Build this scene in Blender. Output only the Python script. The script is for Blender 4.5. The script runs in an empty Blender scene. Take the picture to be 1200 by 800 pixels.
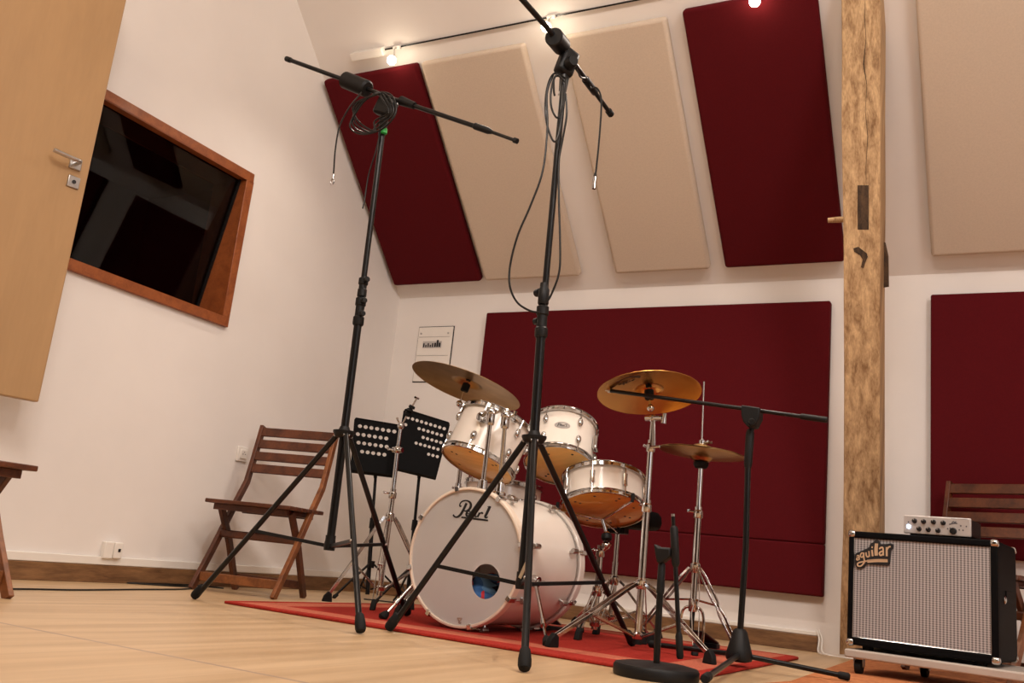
import bpy, bmesh, math, random
from mathutils import Vector, Matrix
random.seed(7)
V = Vector
SC = bpy.context.scene
COL = SC.collection

# ------------------------------------------------------------------ camera geometry
FPX = 1104.834
YAW, PITCH, ROLL = -0.5020653853531619, -0.22779294919372495, 0.10474534862220108
CH = 0.30                                    # camera height above the floor (m)
def _cam():
    ca, sa = math.cos(YAW), math.sin(YAW)
    cb, sb = math.cos(PITCH), math.sin(PITCH)
    cc, sc = math.cos(ROLL), math.sin(ROLL)
    base = Matrix(((1, 0, 0), (0, 0, -1), (0, 1, 0)))
    Ry = Matrix(((ca, -sa, 0), (sa, ca, 0), (0, 0, 1)))
    Rx = Matrix(((1, 0, 0), (0, cb, -sb), (0, sb, cb)))
    Rz = Matrix(((cc, -sc, 0), (sc, cc, 0), (0, 0, 1)))
    return Rz @ Rx @ base @ Ry
M = _cam(); MT = M.transposed(); EYE = V((0, 0, CH))
def ray(x, y): return MT @ V(((x - 600) / FPX, (y - 400) / FPX, 1.0))
def at(x, y, Y): r = ray(x, y); return EYE + r * (Y / r.y)          # point of the photo on the plane y = Y
def atx(x, y, X): r = ray(x, y); return EYE + r * (X / r.x)
def flo(x, y, z=0.0): r = ray(x, y); return EYE + r * ((z - CH) / r.z)
def pln(x, y, p, n): r = ray(x, y); return EYE + r * ((p - EYE).dot(n) / r.dot(n))

cam_d = bpy.data.cameras.new('camera'); cam = bpy.data.objects.new('camera', cam_d); COL.objects.link(cam)
cam_d.sensor_width = 36; cam_d.lens = FPX / 1200 * 36; cam_d.clip_start = 0.02
R3 = Matrix((M[0], -M[1], -M[2])).transposed()
cam.matrix_world = Matrix.Translation(EYE) @ R3.to_4x4()
SC.camera = cam

# ------------------------------------------------------------------ materials
def nodes(name):
    m = bpy.data.materials.new(name); m.use_nodes = True
    nt = m.node_tree; return m, nt, nt.nodes['Principled BSDF'], nt.nodes, nt.links
def mat(name, col, rough=.5, metal=0, noise=0, nscale=20, bump=0, bscale=60, spec=None, stretch=None, rvar=0, coat=0, sheen=0):
    m, nt, b, N, L = nodes(name)
    b.inputs['Roughness'].default_value = rough; b.inputs['Metallic'].default_value = metal
    if spec is not None: b.inputs['Specular IOR Level'].default_value = spec
    if coat: b.inputs['Coat Weight'].default_value = coat; b.inputs['Coat Roughness'].default_value = .08
    if sheen: b.inputs['Sheen Weight'].default_value = sheen
    tc = N.new('ShaderNodeTexCoord'); mp = N.new('ShaderNodeMapping')
    L.new(tc.outputs['Object'], mp.inputs['Vector'])
    if stretch: mp.inputs['Scale'].default_value = stretch
    nz = N.new('ShaderNodeTexNoise'); nz.inputs['Scale'].default_value = nscale; nz.inputs['Detail'].default_value = 4
    L.new(mp.outputs[0], nz.inputs['Vector'])
    cr = N.new('ShaderNodeValToRGB')
    k = noise
    cr.color_ramp.elements[0].position = .3; cr.color_ramp.elements[1].position = .7
    cr.color_ramp.elements[0].color = (*[c * (1 - k) for c in col], 1); cr.color_ramp.elements[1].color = (*[min(1, c * (1 + k)) for c in col], 1)
    L.new(nz.outputs['Fac'], cr.inputs['Fac']); L.new(cr.outputs['Color'], b.inputs['Base Color'])
    if bump:
        n2 = N.new('ShaderNodeTexNoise'); n2.inputs['Scale'].default_value = bscale; n2.inputs['Detail'].default_value = 3
        L.new(mp.outputs[0], n2.inputs['Vector'])
        bp = N.new('ShaderNodeBump'); bp.inputs['Strength'].default_value = bump; bp.inputs['Distance'].default_value = .004
        L.new(n2.outputs['Fac'], bp.inputs['Height']); L.new(bp.outputs[0], b.inputs['Normal'])
    if rvar:
        mr = N.new('ShaderNodeMapRange'); mr.inputs['To Min'].default_value = rough - rvar; mr.inputs['To Max'].default_value = rough + rvar
        L.new(nz.outputs['Fac'], mr.inputs['Value']); L.new(mr.outputs[0], b.inputs['Roughness'])
    return m
def wood(name, dark, light, stretch=(1, 1, 8), scale=6, rough=.4, coat=0, crack=0, bump=.15):
    m, nt, b, N, L = nodes(name)
    tc = N.new('ShaderNodeTexCoord'); mp = N.new('ShaderNodeMapping'); mp.inputs['Scale'].default_value = stretch
    L.new(tc.outputs['Object'], mp.inputs['Vector'])
    n1 = N.new('ShaderNodeTexNoise'); n1.inputs['Scale'].default_value = scale; n1.inputs['Detail'].default_value = 6; n1.inputs['Distortion'].default_value = .6
    L.new(mp.outputs[0], n1.inputs['Vector'])
    n2 = N.new('ShaderNodeTexNoise'); n2.inputs['Scale'].default_value = scale * 6; n2.inputs['Detail'].default_value = 3
    L.new(mp.outputs[0], n2.inputs['Vector'])
    mx = N.new('ShaderNodeMath'); mx.operation = 'MULTIPLY_ADD'; mx.inputs[1].default_value = .3
    L.new(n2.outputs['Fac'], mx.inputs[0])
    m7 = N.new('ShaderNodeMath'); m7.operation = 'MULTIPLY'; m7.inputs[1].default_value = .7; L.new(n1.outputs['Fac'], m7.inputs[0]); L.new(m7.outputs[0], mx.inputs[2])
    cr = N.new('ShaderNodeValToRGB'); cr.color_ramp.elements[0].position = .33; cr.color_ramp.elements[1].position = .66
    cr.color_ramp.elements[0].color = (*dark, 1); cr.color_ramp.elements[1].color = (*light, 1)
    L.new(mx.outputs[0], cr.inputs['Fac'])
    out = cr.outputs['Color']
    if crack:
        mp2 = N.new('ShaderNodeMapping'); mp2.inputs['Scale'].default_value = (9, 9, .5); L.new(tc.outputs['Object'], mp2.inputs['Vector'])
        n3 = N.new('ShaderNodeTexNoise'); n3.inputs['Scale'].default_value = 1.6; n3.inputs['Detail'].default_value = 5; L.new(mp2.outputs[0], n3.inputs['Vector'])
        c3 = N.new('ShaderNodeValToRGB'); e = c3.color_ramp.elements; e[0].position = .485; e[1].position = .50
        e[0].color = (1, 1, 1, 1); e[1].color = (.25, .16, .08, 1); e.new(.515).color = (1, 1, 1, 1)
        L.new(n3.outputs['Fac'], c3.inputs['Fac'])
        mm = N.new('ShaderNodeMix'); mm.data_type = 'RGBA'; mm.blend_type = 'MULTIPLY'; mm.inputs[0].default_value = crack
        L.new(out, mm.inputs[6]); L.new(c3.outputs['Color'], mm.inputs[7]); out = mm.outputs[2]
    L.new(out, b.inputs['Base Color']); b.inputs['Roughness'].default_value = rough
    if coat: b.inputs['Coat Weight'].default_value = coat; b.inputs['Coat Roughness'].default_value = .15
    bp = N.new('ShaderNodeBump'); bp.inputs['Strength'].default_value = bump; bp.inputs['Distance'].default_value = .004
    L.new(mx.outputs[0], bp.inputs['Height']); L.new(bp.outputs[0], b.inputs['Normal'])
    return m
def emis(name, col, s):
    m, nt, b, N, L = nodes(name)
    b.inputs['Base Color'].default_value = (*col, 1); b.inputs['Emission Color'].default_value = (*col, 1); b.inputs['Emission Strength'].default_value = s
    return m

WALL = mat('white_plaster', (.80, .765, .735), .75, noise=.02, nscale=3, bump=.12, bscale=25)
CEIL = mat('white_ceiling_paint', (.80, .765, .735), .75, noise=.02, nscale=2, bump=.1, bscale=20)
RED = mat('dark_red_fabric', (.088, .0042, .0072), .95, noise=.08, nscale=160, bump=.25, bscale=700, spec=.15)
TAN = mat('cream_fabric', (.62, .52, .42), .95, noise=.04, nscale=120, bump=.2, bscale=600, spec=.15)
BLK = mat('black_metal', (.0045, .0045, .005), .28, noise=.2, nscale=30, spec=.32)
BLKM = mat('black_matte_plastic', (.005, .005, .0055), .5, noise=.15, nscale=40, spec=.3)
RUB = mat('black_rubber', (.006, .006, .006), .7, noise=.2, nscale=60, spec=.25)
CABLE = mat('black_cable_rubber', (.006, .0055, .005), .42, noise=.2, nscale=80, spec=.35)
CHR = mat('chrome', (.56, .555, .55), .09, metal=1, noise=.04, nscale=30)
STEEL = mat('satin_steel', (.50, .49, .48), .28, metal=1, noise=.05, nscale=40)
BRASS = None
WHT = mat('white_lacquer', (.83, .77, .70), .22, noise=.015, nscale=8, coat=.4)
WHTP = mat('white_plastic', (.82, .79, .74), .4, noise=.01, nscale=10)
HEAD = mat('white_drum_head', (.74, .735, .73), .32, noise=.03, nscale=6)
def translucent(m, k):
    nt = m.node_tree; N, L = nt.nodes, nt.links; b = N['Principled BSDF']; o = N['Material Output']
    t = N.new('ShaderNodeBsdfTranslucent'); t.inputs[0].default_value = (.8, .77, .74, 1); mx = N.new('ShaderNodeMixShader'); mx.inputs[0].default_value = k
    L.new(b.outputs[0], mx.inputs[1]); L.new(t.outputs[0], mx.inputs[2]); L.new(mx.outputs[0], o.inputs['Surface'])
translucent(HEAD, .38)
DESKM = mat('black_desk_enamel', (.004, .004, .0045), .6, noise=.1, nscale=30, spec=.06)
CREAM = mat('cream_hoop', (.80, .68, .56), .35, noise=.03, nscale=12)
ORNG = mat('clear_head_over_maple', (.86, .50, .17), .16, noise=.08, nscale=7, stretch=(1, 6, 1), coat=.5)
ORNGD = mat('clear_snare_head_over_maple', (.66, .29, .06), .16, noise=.08, nscale=7, stretch=(1, 6, 1), coat=.5)
CHAIR = wood('reddish_brown_teak', (.045, .011, .004), (.14, .039, .012), (1.5, 1.5, 1.5), 9, rough=.45)
CHAIR2 = wood('amber_teak', (.13, .040, .011), (.30, .105, .030), (1.5, 1.5, 1.5), 9, rough=.45)
OAK = wood('orange_oak', (.20, .050, .012), (.33, .095, .024), (3, 3, 3), 6, rough=.4, coat=.2)
POST = wood('old_oak_timber', (.22, .115, .045), (.66, .45, .24), (13, 13, .32), 2.2, rough=.75, crack=.25, bump=.4)
POSTD = wood('dark_oak_and_recess_shade', (.018, .009, .004), (.10, .055, .026), (14, 14, 4), 3, rough=.85, bump=.5)
BASEB = wood('brown_skirting_wood', (.10, .045, .018), (.27, .14, .06), (2, 2, 14), 2.2, rough=.5)
DOORM = wood('beech_veneer', (.40, .245, .115), (.445, .275, .13), (4, 4, .6), 3, rough=.4, bump=.02)
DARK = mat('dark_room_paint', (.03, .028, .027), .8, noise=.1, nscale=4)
INK = mat('black_ink', (.008, .008, .010), .5)
TANINK = mat('tan_letters', (.60, .42, .26), .5)
SILV = mat('silver_panel', (.55, .53, .52), .4, metal=.5, noise=.02, nscale=30)
TOLEX = mat('black_tolex', (.003, .003, .0035), .65, noise=.2, nscale=120, bump=.2, bscale=500, spec=.08)
DOLLY = mat('pale_grey_board', (.45, .40, .35), .6, noise=.08, nscale=6)
BLUE = mat('blue_blanket', (.02, .045, .10), .95, noise=.4, nscale=15)
REDB = mat('red_blanket', (.25, .02, .03), .95, noise=.3, nscale=15)
GREEN = mat('green_tape', (.02, .35, .06), .5)
DKWOOD = wood('dark_pedal_wood', (.05, .02, .01), (.12, .05, .02), (2, 2, 2), 5)

def brass_mat(name, a, c, rough):
    m, nt, b, N, L = nodes(name)
    tc = N.new('ShaderNodeTexCoord')
    ln = N.new('ShaderNodeVectorMath'); ln.operation = 'LENGTH'; L.new(tc.outputs['Object'], ln.inputs[0])
    nz = N.new('ShaderNodeTexNoise'); nz.noise_dimensions = '1D'; nz.inputs['Scale'].default_value = 220; nz.inputs['Detail'].default_value = 2
    L.new(ln.outputs['Value'], nz.inputs['W'])
    n2 = N.new('ShaderNodeTexNoise'); n2.inputs['Scale'].default_value = 9; L.new(tc.outputs['Object'], n2.inputs['Vector'])
    cr = N.new('ShaderNodeValToRGB'); cr.color_ramp.elements[0].color = (*a, 1); cr.color_ramp.elements[1].color = (*c, 1)
    cr.color_ramp.elements[0].position = .3; cr.color_ramp.elements[1].position = .7
    L.new(n2.outputs['Fac'], cr.inputs['Fac']); L.new(cr.outputs[0], b.inputs['Base Color'])
    b.inputs['Metallic'].default_value = 1; b.inputs['Roughness'].default_value = rough
    bp = N.new('ShaderNodeBump'); bp.inputs['Strength'].default_value = .25; bp.inputs['Distance'].default_value = .0015
    L.new(nz.outputs['Fac'], bp.inputs['Height']); L.new(bp.outputs[0], b.inputs['Normal'])
    return m
BRASS = brass_mat('golden_bronze', (.66, .33, .085), (.76, .42, .12), .27)
BRASSD = brass_mat('aged_bronze', (.42, .25, .09), (.56, .36, .15), .30)

def floor_mat():
    m, nt, b, N, L = nodes('pale_laminate_floor')
    tc = N.new('ShaderNodeTexCoord')
    mp = N.new('ShaderNodeMapping'); mp.inputs['Rotation'].default_value = (0, 0, math.radians(90)); L.new(tc.outputs['Object'], mp.inputs['Vector'])
    br = N.new('ShaderNodeTexBrick'); br.offset = .37
    br.inputs['Scale'].default_value = 1; br.inputs['Brick Width'].default_value = 3.0; br.inputs['Row Height'].default_value = .19
    br.inputs['Mortar Size'].default_value = .0015; br.inputs['Mortar Smooth'].default_value = .3
    br.inputs['Color1'].default_value = (.60, .415, .235, 1); br.inputs['Color2'].default_value = (.655, .47, .28, 1); br.inputs['Mortar'].default_value = (.48, .32, .18, 1)
    L.new(mp.outputs[0], br.inputs['Vector'])
    m2 = N.new('ShaderNodeMapping'); m2.inputs['Scale'].default_value = (9, .55, 1); L.new(tc.outputs['Object'], m2.inputs['Vector'])
    nz = N.new('ShaderNodeTexNoise'); nz.inputs['Scale'].default_value = 1.5; nz.inputs['Detail'].default_value = 5; L.new(m2.outputs[0], nz.inputs['Vector'])
    cr = N.new('ShaderNodeValToRGB'); e = cr.color_ramp.elements; e[0].position = .33; e[1].position = .68
    e[0].color = (.74, .70, .64, 1); e[1].color = (1, 1, 1, 1); L.new(nz.outputs['Fac'], cr.inputs['Fac'])
    mx = N.new('ShaderNodeMix'); mx.data_type = 'RGBA'; mx.blend_type = 'MULTIPLY'; mx.inputs[0].default_value = 1
    L.new(br.outputs['Color'], mx.inputs[6]); L.new(cr.outputs[0], mx.inputs[7])
    # the dark joint that runs across the room
    sx = N.new('ShaderNodeSeparateXYZ'); L.new(tc.outputs['Object'], sx.inputs[0])
    sb = N.new('ShaderNodeMath'); sb.operation = 'SUBTRACT'; sb.inputs[1].default_value = JOINT; L.new(sx.outputs['Y'], sb.inputs[0])
    ab = N.new('ShaderNodeMath'); ab.operation = 'ABSOLUTE'; L.new(sb.outputs[0], ab.inputs[0])
    lt = N.new('ShaderNodeMath'); lt.operation = 'LESS_THAN'; lt.inputs[1].default_value = .007; L.new(ab.outputs[0], lt.inputs[0])
    m3 = N.new('ShaderNodeMix'); m3.data_type = 'RGBA'; L.new(lt.outputs[0], m3.inputs[0]); L.new(mx.outputs[2], m3.inputs[6]); m3.inputs[7].default_value = (.36, .25, .18, 1)
    L.new(m3.outputs[2], b.inputs['Base Color']); b.inputs['Roughness'].default_value = .36
    return m
JOINT = (flo(0, 722).y + flo(290, 796).y) / 2
FLOORM = floor_mat()

def rug_mat(name, base, pale, cx, cy, hx, hy):
    m, nt, b, N, L = nodes(name)
    tc = N.new('ShaderNodeTexCoord'); sx = N.new('ShaderNodeSeparateXYZ'); L.new(tc.outputs['Object'], sx.inputs[0])
    def edge(sock, c, h):
        s = N.new('ShaderNodeMath'); s.operation = 'SUBTRACT'; s.inputs[1].default_value = c; L.new(sx.outputs[sock], s.inputs[0])
        a = N.new('ShaderNodeMath'); a.operation = 'ABSOLUTE'; L.new(s.outputs[0], a.inputs[0])
        d = N.new('ShaderNodeMath'); d.operation = 'SUBTRACT'; d.inputs[0].default_value = h; L.new(a.outputs[0], d.inputs[1]); return d
    dx, dy = edge('X', cx, hx), edge('Y', cy, hy)
    mn = N.new('ShaderNodeMath'); mn.operation = 'MINIMUM'; L.new(dx.outputs[0], mn.inputs[0]); L.new(dy.outputs[0], mn.inputs[1])
    cr = N.new('ShaderNodeValToRGB'); cr.color_ramp.interpolation = 'CONSTANT'; e = cr.color_ramp.elements
    e[0].position = 0; e[0].color = (*base, 1); e[1].position = .055; e[1].color = (*pale, 1); e.new(.20).color = (*base, 1)
    L.new(mn.outputs[0], cr.inputs['Fac'])
    nz = N.new('ShaderNodeTexNoise'); nz.inputs['Scale'].default_value = 90; nz.inputs['Detail'].default_value = 3; L.new(tc.outputs['Object'], nz.inputs['Vector'])
    c2 = N.new('ShaderNodeValToRGB'); c2.color_ramp.elements[0].color = (.7, .7, .7, 1); c2.color_ramp.elements[0].position = .3; c2.color_ramp.elements[1].position = .7
    L.new(nz.outputs['Fac'], c2.inputs['Fac'])
    mx = N.new('ShaderNodeMix'); mx.data_type = 'RGBA'; mx.blend_type = 'MULTIPLY'; mx.inputs[0].default_value = 1
    L.new(cr.outputs[0], mx.inputs[6]); L.new(c2.outputs[0], mx.inputs[7]); L.new(mx.outputs[2], b.inputs['Base Color'])
    b.inputs['Roughness'].default_value = .95; b.inputs['Specular IOR Level'].default_value = .1
    bp = N.new('ShaderNodeBump'); bp.inputs['Strength'].default_value = .6; bp.inputs['Distance'].default_value = .004
    L.new(nz.outputs['Fac'], bp.inputs['Height']); L.new(bp.outputs[0], b.inputs['Normal'])
    return m
def grille_mat():
    m, nt, b, N, L = nodes('silver_grille_cloth')
    tc = N.new('ShaderNodeTexCoord'); sx = N.new('ShaderNodeSeparateXYZ'); L.new(tc.outputs['Object'], sx.inputs[0])
    def wave(sock, k):
        a = N.new('ShaderNodeMath'); a.operation = 'MULTIPLY'; a.inputs[1].default_value = k; L.new(sx.outputs[sock], a.inputs[0])
        s = N.new('ShaderNodeMath'); s.operation = 'SINE'; L.new(a.outputs[0], s.inputs[0]); return s
    a, c = wave('X', 2 * math.pi / .0125), wave('Z', 2 * math.pi / .0085)
    ad = N.new('ShaderNodeMath'); ad.operation = 'MULTIPLY_ADD'; ad.inputs[1].default_value = .75; L.new(c.outputs[0], ad.inputs[0]); L.new(a.outputs[0], ad.inputs[2])
    mr = N.new('ShaderNodeMapRange'); mr.inputs['From Min'].default_value = -1.6; mr.inputs['From Max'].default_value = 1.6; L.new(ad.outputs[0], mr.inputs['Value'])
    cr = N.new('ShaderNodeValToRGB'); e = cr.color_ramp.elements; e[0].position = .15; e[0].color = (.12, .11, .115, 1); e[1].position = .75; e[1].color = (.46, .44, .435, 1)
    L.new(mr.outputs[0], cr.inputs['Fac']); L.new(cr.outputs[0], b.inputs['Base Color']); b.inputs['Roughness'].default_value = .7
    return m
def glass_mat():
    m, nt, b, N, L = nodes('window_glass')
    out = N['Material Output']
    tr = N.new('ShaderNodeBsdfTransparent'); tr.inputs[0].default_value = (.55, .55, .55, 1)
    gl = N.new('ShaderNodeBsdfGlossy'); gl.inputs['Roughness'].default_value = .01
    fr = N.new('ShaderNodeFresnel'); fr.inputs['IOR'].default_value = 1.35
    mx = N.new('ShaderNodeMixShader'); L.new(fr.outputs[0], mx.inputs[0]); L.new(tr.outputs[0], mx.inputs[1]); L.new(gl.outputs[0], mx.inputs[2])
    L.new(mx.outputs[0], out.inputs['Surface'])
    return m
GLASS = glass_mat()

# ------------------------------------------------------------------ mesh builder
OFF = {}
class MB:
    def __init__(s): s.v = []; s.f = []; s.mi = []; s.cur = 0
    def add(s, vs, fs):
        o = len(s.v); s.v += [V(p) for p in vs]
        for f in fs: s.f.append([i + o for i in f]); s.mi.append(s.cur)
        return s
    def boxm(s, mtx, sx, sy, sz):
        c = [mtx @ V((x * sx / 2, y * sy / 2, z * sz / 2)) for x in (-1, 1) for y in (-1, 1) for z in (-1, 1)]
        return s.add(c, [(0, 1, 3, 2), (4, 6, 7, 5), (0, 4, 5, 1), (2, 3, 7, 6), (0, 2, 6, 4), (1, 5, 7, 3)])
    def box(s, lo, hi):
        lo, hi = V(lo), V(hi)
        return s.boxm(Matrix.Translation((lo + hi) / 2), *(hi - lo))
    def beam(s, p0, p1, w, t, side=(1, 0, 0), bow=None):
        p0, p1 = V(p0), V(p1); d = (p1 - p0); L = d.length; d = d / L
        x = V(side); x = (x - d * x.dot(d)).normalized(); y = d.cross(x)
        m = Matrix((x, y, d)).transposed().to_4x4(); m.translation = (p0 + p1) / 2
        return s.boxm(m, w, t, L)
    def strip(s, pts, w, t, side=(1, 0, 0)):      # rectangular section swept along a bent line
        pts = [V(p) for p in pts]; x = V(side).normalized(); rings = []
        for i, p in enumerate(pts):
            d = (pts[min(i + 1, len(pts) - 1)] - pts[max(i - 1, 0)]).normalized(); y = d.cross(x).normalized()
            rings.append([p + x * a * w / 2 + y * b * t / 2 for a, b in ((-1, -1), (1, -1), (1, 1), (-1, 1))])
        vs = [q for r in rings for q in r]; fs = []
        for i in range(len(pts) - 1):
            for k in range(4): a = i * 4 + k; b = i * 4 + (k + 1) % 4; fs.append((a, b, b + 4, a + 4))
        fs.append((3, 2, 1, 0)); e = (len(pts) - 1) * 4; fs.append((e, e + 1, e + 2, e + 3))
        return s.add(vs, fs)
    def tube(s, pts, r, n=12, closed=False):
        pts = [V(p) for p in pts]; k = len(pts)
        rs = r if isinstance(r, (list, tuple)) else [r] * k
        d0 = (pts[1] - pts[0]).normalized(); u = d0.orthogonal().normalized(); vs = []
        for i, p in enumerate(pts):
            if closed: d = (pts[(i + 1) % k] - pts[i - 1]).normalized()
            else:
                a = pts[min(i + 1, k - 1)] - p; b = p - pts[max(i - 1, 0)]
                if a.length < 1e-9: a = b
                if b.length < 1e-9: b = a
                d = (a.normalized() + b.normalized())
                d = d.normalized() if d.length > 1e-6 else a.normalized()
            u = (u - d * u.dot(d))
            u = u.normalized() if u.length > 1e-6 else d.orthogonal().normalized()
            w = d.cross(u)
            vs += [p + (u * math.cos(t) + w * math.sin(t)) * rs[i] for t in [2 * math.pi * j / n for j in range(n)]]
        fs = []
        for i in range(k if closed else k - 1):
            for j in range(n):
                a = i * n + j; b = i * n + (j + 1) % n; c = ((i + 1) % k) * n + (j + 1) % n; e = ((i + 1) % k) * n + j
                fs.append((a, b, c, e))
        if not closed: fs.append(tuple(range(n - 1, -1, -1))); fs.append(tuple((k - 1) * n + j for j in range(n)))
        return s.add(vs, fs)
    def cyl(s, p0, p1, r0, r1=None, n=20): return s.tube([p0, p1], [r0, r0 if r1 is None else r1], n)
    def lathe(s, prof, o, ax=(0, 0, 1), n=40, closed=False):   # prof: (r, h)
        o, ax = V(o), V(ax).normalized(); u = ax.orthogonal().normalized(); w = ax.cross(u); vs = []; fs = []
        for r, h in prof:
            vs += [o + ax * h + (u * math.cos(t) + w * math.sin(t)) * max(r, 1e-5) for t in [2 * math.pi * j / n for j in range(n)]]
        k = len(prof)
        for i in range(k if closed else k - 1):
            for j in range(n):
                i2 = (i + 1) % k
                fs.append((i * n + j, i * n + (j + 1) % n, i2 * n + (j + 1) % n, i2 * n + j))
        return s.add(vs, fs)
    def ball(s, c, r, n=14):
        return s.lathe([(r * math.sin(math.pi * i / 8), -r * math.cos(math.pi * i / 8)) for i in range(9)], c, (0, 0, 1), n)
    def prism(s, outline, ext):
        k = len(outline); o = [V(p) for p in outline]; e = V(ext)
        return s.add(o + [p + e for p in o], [tuple(range(k - 1, -1, -1)), tuple(range(k, 2 * k))] + [(i, (i + 1) % k, k + (i + 1) % k, k + i) for i in range(k)])
    def ribbon(s, pts, ws, nrm, th=.0012):
        pts = [V(p) for p in pts]; nrm = V(nrm).normalized(); k = len(pts); A = []; 
        for i, p in enumerate(pts):
            d = pts[min(i + 1, k - 1)] - pts[max(i - 1, 0)]; d = d.normalized(); y = nrm.cross(d).normalized()
            w = ws[i] if isinstance(ws, (list, tuple)) else ws
            A.append((p + y * w / 2, p - y * w / 2))
        vs = []
        for a, b in A: vs += [a, b, b - nrm * th, a - nrm * th]
        fs = []
        for i in range(k - 1):
            o = i * 4
            for q in range(4): fs.append((o + q, o + (q + 1) % 4, o + 4 + (q + 1) % 4, o + 4 + q))
        fs += [(0, 3, 2, 1), tuple((k - 1) * 4 + q for q in range(4))]
        return s.add(vs, fs)
    def build(s, name, m, parent=None, origin=None, bevel=0, seg=2, label=None, ang=35, sub=0):
        off = OFF[parent.name] if parent else V(origin) if origin is not None else V((0, 0, 0))
        me = bpy.data.meshes.new(name); me.from_pydata([p - off for p in s.v], [], s.f)
        bm = bmesh.new(); bm.from_mesh(me); bmesh.ops.remove_doubles(bm, verts=bm.verts, dist=1e-6); bmesh.ops.recalc_face_normals(bm, faces=bm.faces); 
        bm.to_mesh(me); bm.free()
        for q in (m if isinstance(m, (list, tuple)) else [m]): me.materials.append(q)
        if len(me.polygons) == len(s.mi):
            for p, i in zip(me.polygons, s.mi): p.material_index = i
        for p in me.polygons: p.use_smooth = True
        me.set_sharp_from_angle(angle=math.radians(ang))
        o = bpy.data.objects.new(name, me); COL.objects.link(o)
        if parent: o.parent = parent
        elif origin is not None: o.location = off
        OFF[o.name] = off
        if bevel:
            b = o.modifiers.new('bevel', 'BEVEL'); b.width = bevel; b.segments = seg; b.limit_method = 'ANGLE'; b.angle_limit = math.radians(40)
        if label: o['label'] = label
        return o
def tag(o, label, cat, group=None, kind=None):
    o['label'] = label; o['category'] = cat
    if group: o['group'] = group
    if kind: o['kind'] = kind
    return o
def thing(name, label, cat, loc, group=None):
    o = bpy.data.objects.new(name, None); COL.objects.link(o); o.location = V(loc); o.empty_display_size = .05
    OFF[o.name] = V(loc)
    return tag(o, label, cat, group)
def struct(o): o['kind'] = 'structure'; return o
def spline(pts, n=8):          # Catmull-Rom
    p = [V(q) for q in pts]; p = [p[0] * 2 - p[1]] + p + [p[-1] * 2 - p[-2]]; out = []
    for i in range(1, len(p) - 2):
        for k in range(n):
            t = k / n; a, b, c, d = p[i - 1], p[i], p[i + 1], p[i + 2]
            out.append(.5 * ((2 * b) + (c - a) * t + (2 * a - 5 * b + 4 * c - d) * t * t + (3 * b - a - 3 * c + d) * t ** 3))
    out.append(p[-2]); return out

DKREF = mat('dark_reflection_brown', (.10, .06, .045), .9, noise=.15, nscale=5)  # invented brown for the unseen front wall, gives chrome and blacks dark reflections
# ------------------------------------------------------------------ room shell
XL, YB, ZR = -3.899, 5.364, 2.055            # left wall, back wall, knee height
XR, YF, ZC = 3.6, -3.6, 4.2
YC = YB - (ZC - ZR); YC2 = YF + (ZC - ZR)
struct(MB().box((XL - .12, YF - .12, -.1), (XR + .12, YB + .12, 0)).build('floor', FLOORM))
struct(MB().box((XL - .12, YB, 0), (XR + .12, YB + .12, ZR + .05)).build('wall_back', WALL))
def slab(a, b, t):          # sloped slab between two y,z lines
    (y0, z0), (y1, z1) = a, b; n = V((0, z0 - z1, y1 - y0)).normalized()
    if n.z < 0: n = -n
    return MB().prism([(XL - .12, y0, z0), (XR + .12, y0, z0), (XR + .12, y1, z1), (XL - .12, y1, z1)], n * t)
struct(slab((YB + .0, ZR), (YC, ZC), .1).build('ceiling_slope_back', CEIL))
struct(slab((YC, ZC), (YC2, ZC), .1).build('ceiling', CEIL))
struct(slab((YF, ZR), (YC2, ZC), .1).build('ceiling_slope_front', TAN))  # unseen slope, toned below white to dim reflections and bounce
struct(MB().box((XL - .12, YF - .12, 0), (XR + .12, YF, ZR + .05)).build('wall_front', DKREF))  # unseen wall, no curtain there; dark colour added to darken reflections
gable = [(YF, 0), (YB, 0), (YB, ZR), (YC, ZC), (YC2, ZC), (YF, ZR)]
struct(MB().prism([(XR, y, z) for y, z in gable], (.12, 0, 0)).build('wall_right', WALL))
# left wall with the control-room window opening
WY0, WY1, WZ0, WZ1 = 2.10, 3.755, 1.412, 2.322
lw = MB()
def lwp(pts): lw.prism([(XL, y, z) for y, z in pts], (-.12, 0, 0))
lwp([(YF, 0), (WY0, 0), (WY0, ZC), (YC2, ZC), (YF, ZR)])
lwp([(WY0, 0), (WY1, 0), (WY1, WZ0), (WY0, WZ0)])
lwp([(WY0, WZ1), (WY1, WZ1), (WY1, YB + ZR - WY1), (YC, ZC), (WY0, ZC)])
lwp([(WY1, 0), (YB, 0), (YB, ZR), (WY1, YB + ZR - WY1)])
struct(lw.build('wall_left', WALL))
# dark control room behind the glass
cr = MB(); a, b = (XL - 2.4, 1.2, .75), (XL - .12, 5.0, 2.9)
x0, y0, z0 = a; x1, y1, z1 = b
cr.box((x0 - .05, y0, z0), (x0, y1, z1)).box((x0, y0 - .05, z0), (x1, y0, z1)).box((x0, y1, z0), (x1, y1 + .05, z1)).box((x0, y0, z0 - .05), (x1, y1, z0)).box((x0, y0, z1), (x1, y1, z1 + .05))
struct(cr.build('wall_control_room', DARK))
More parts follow.
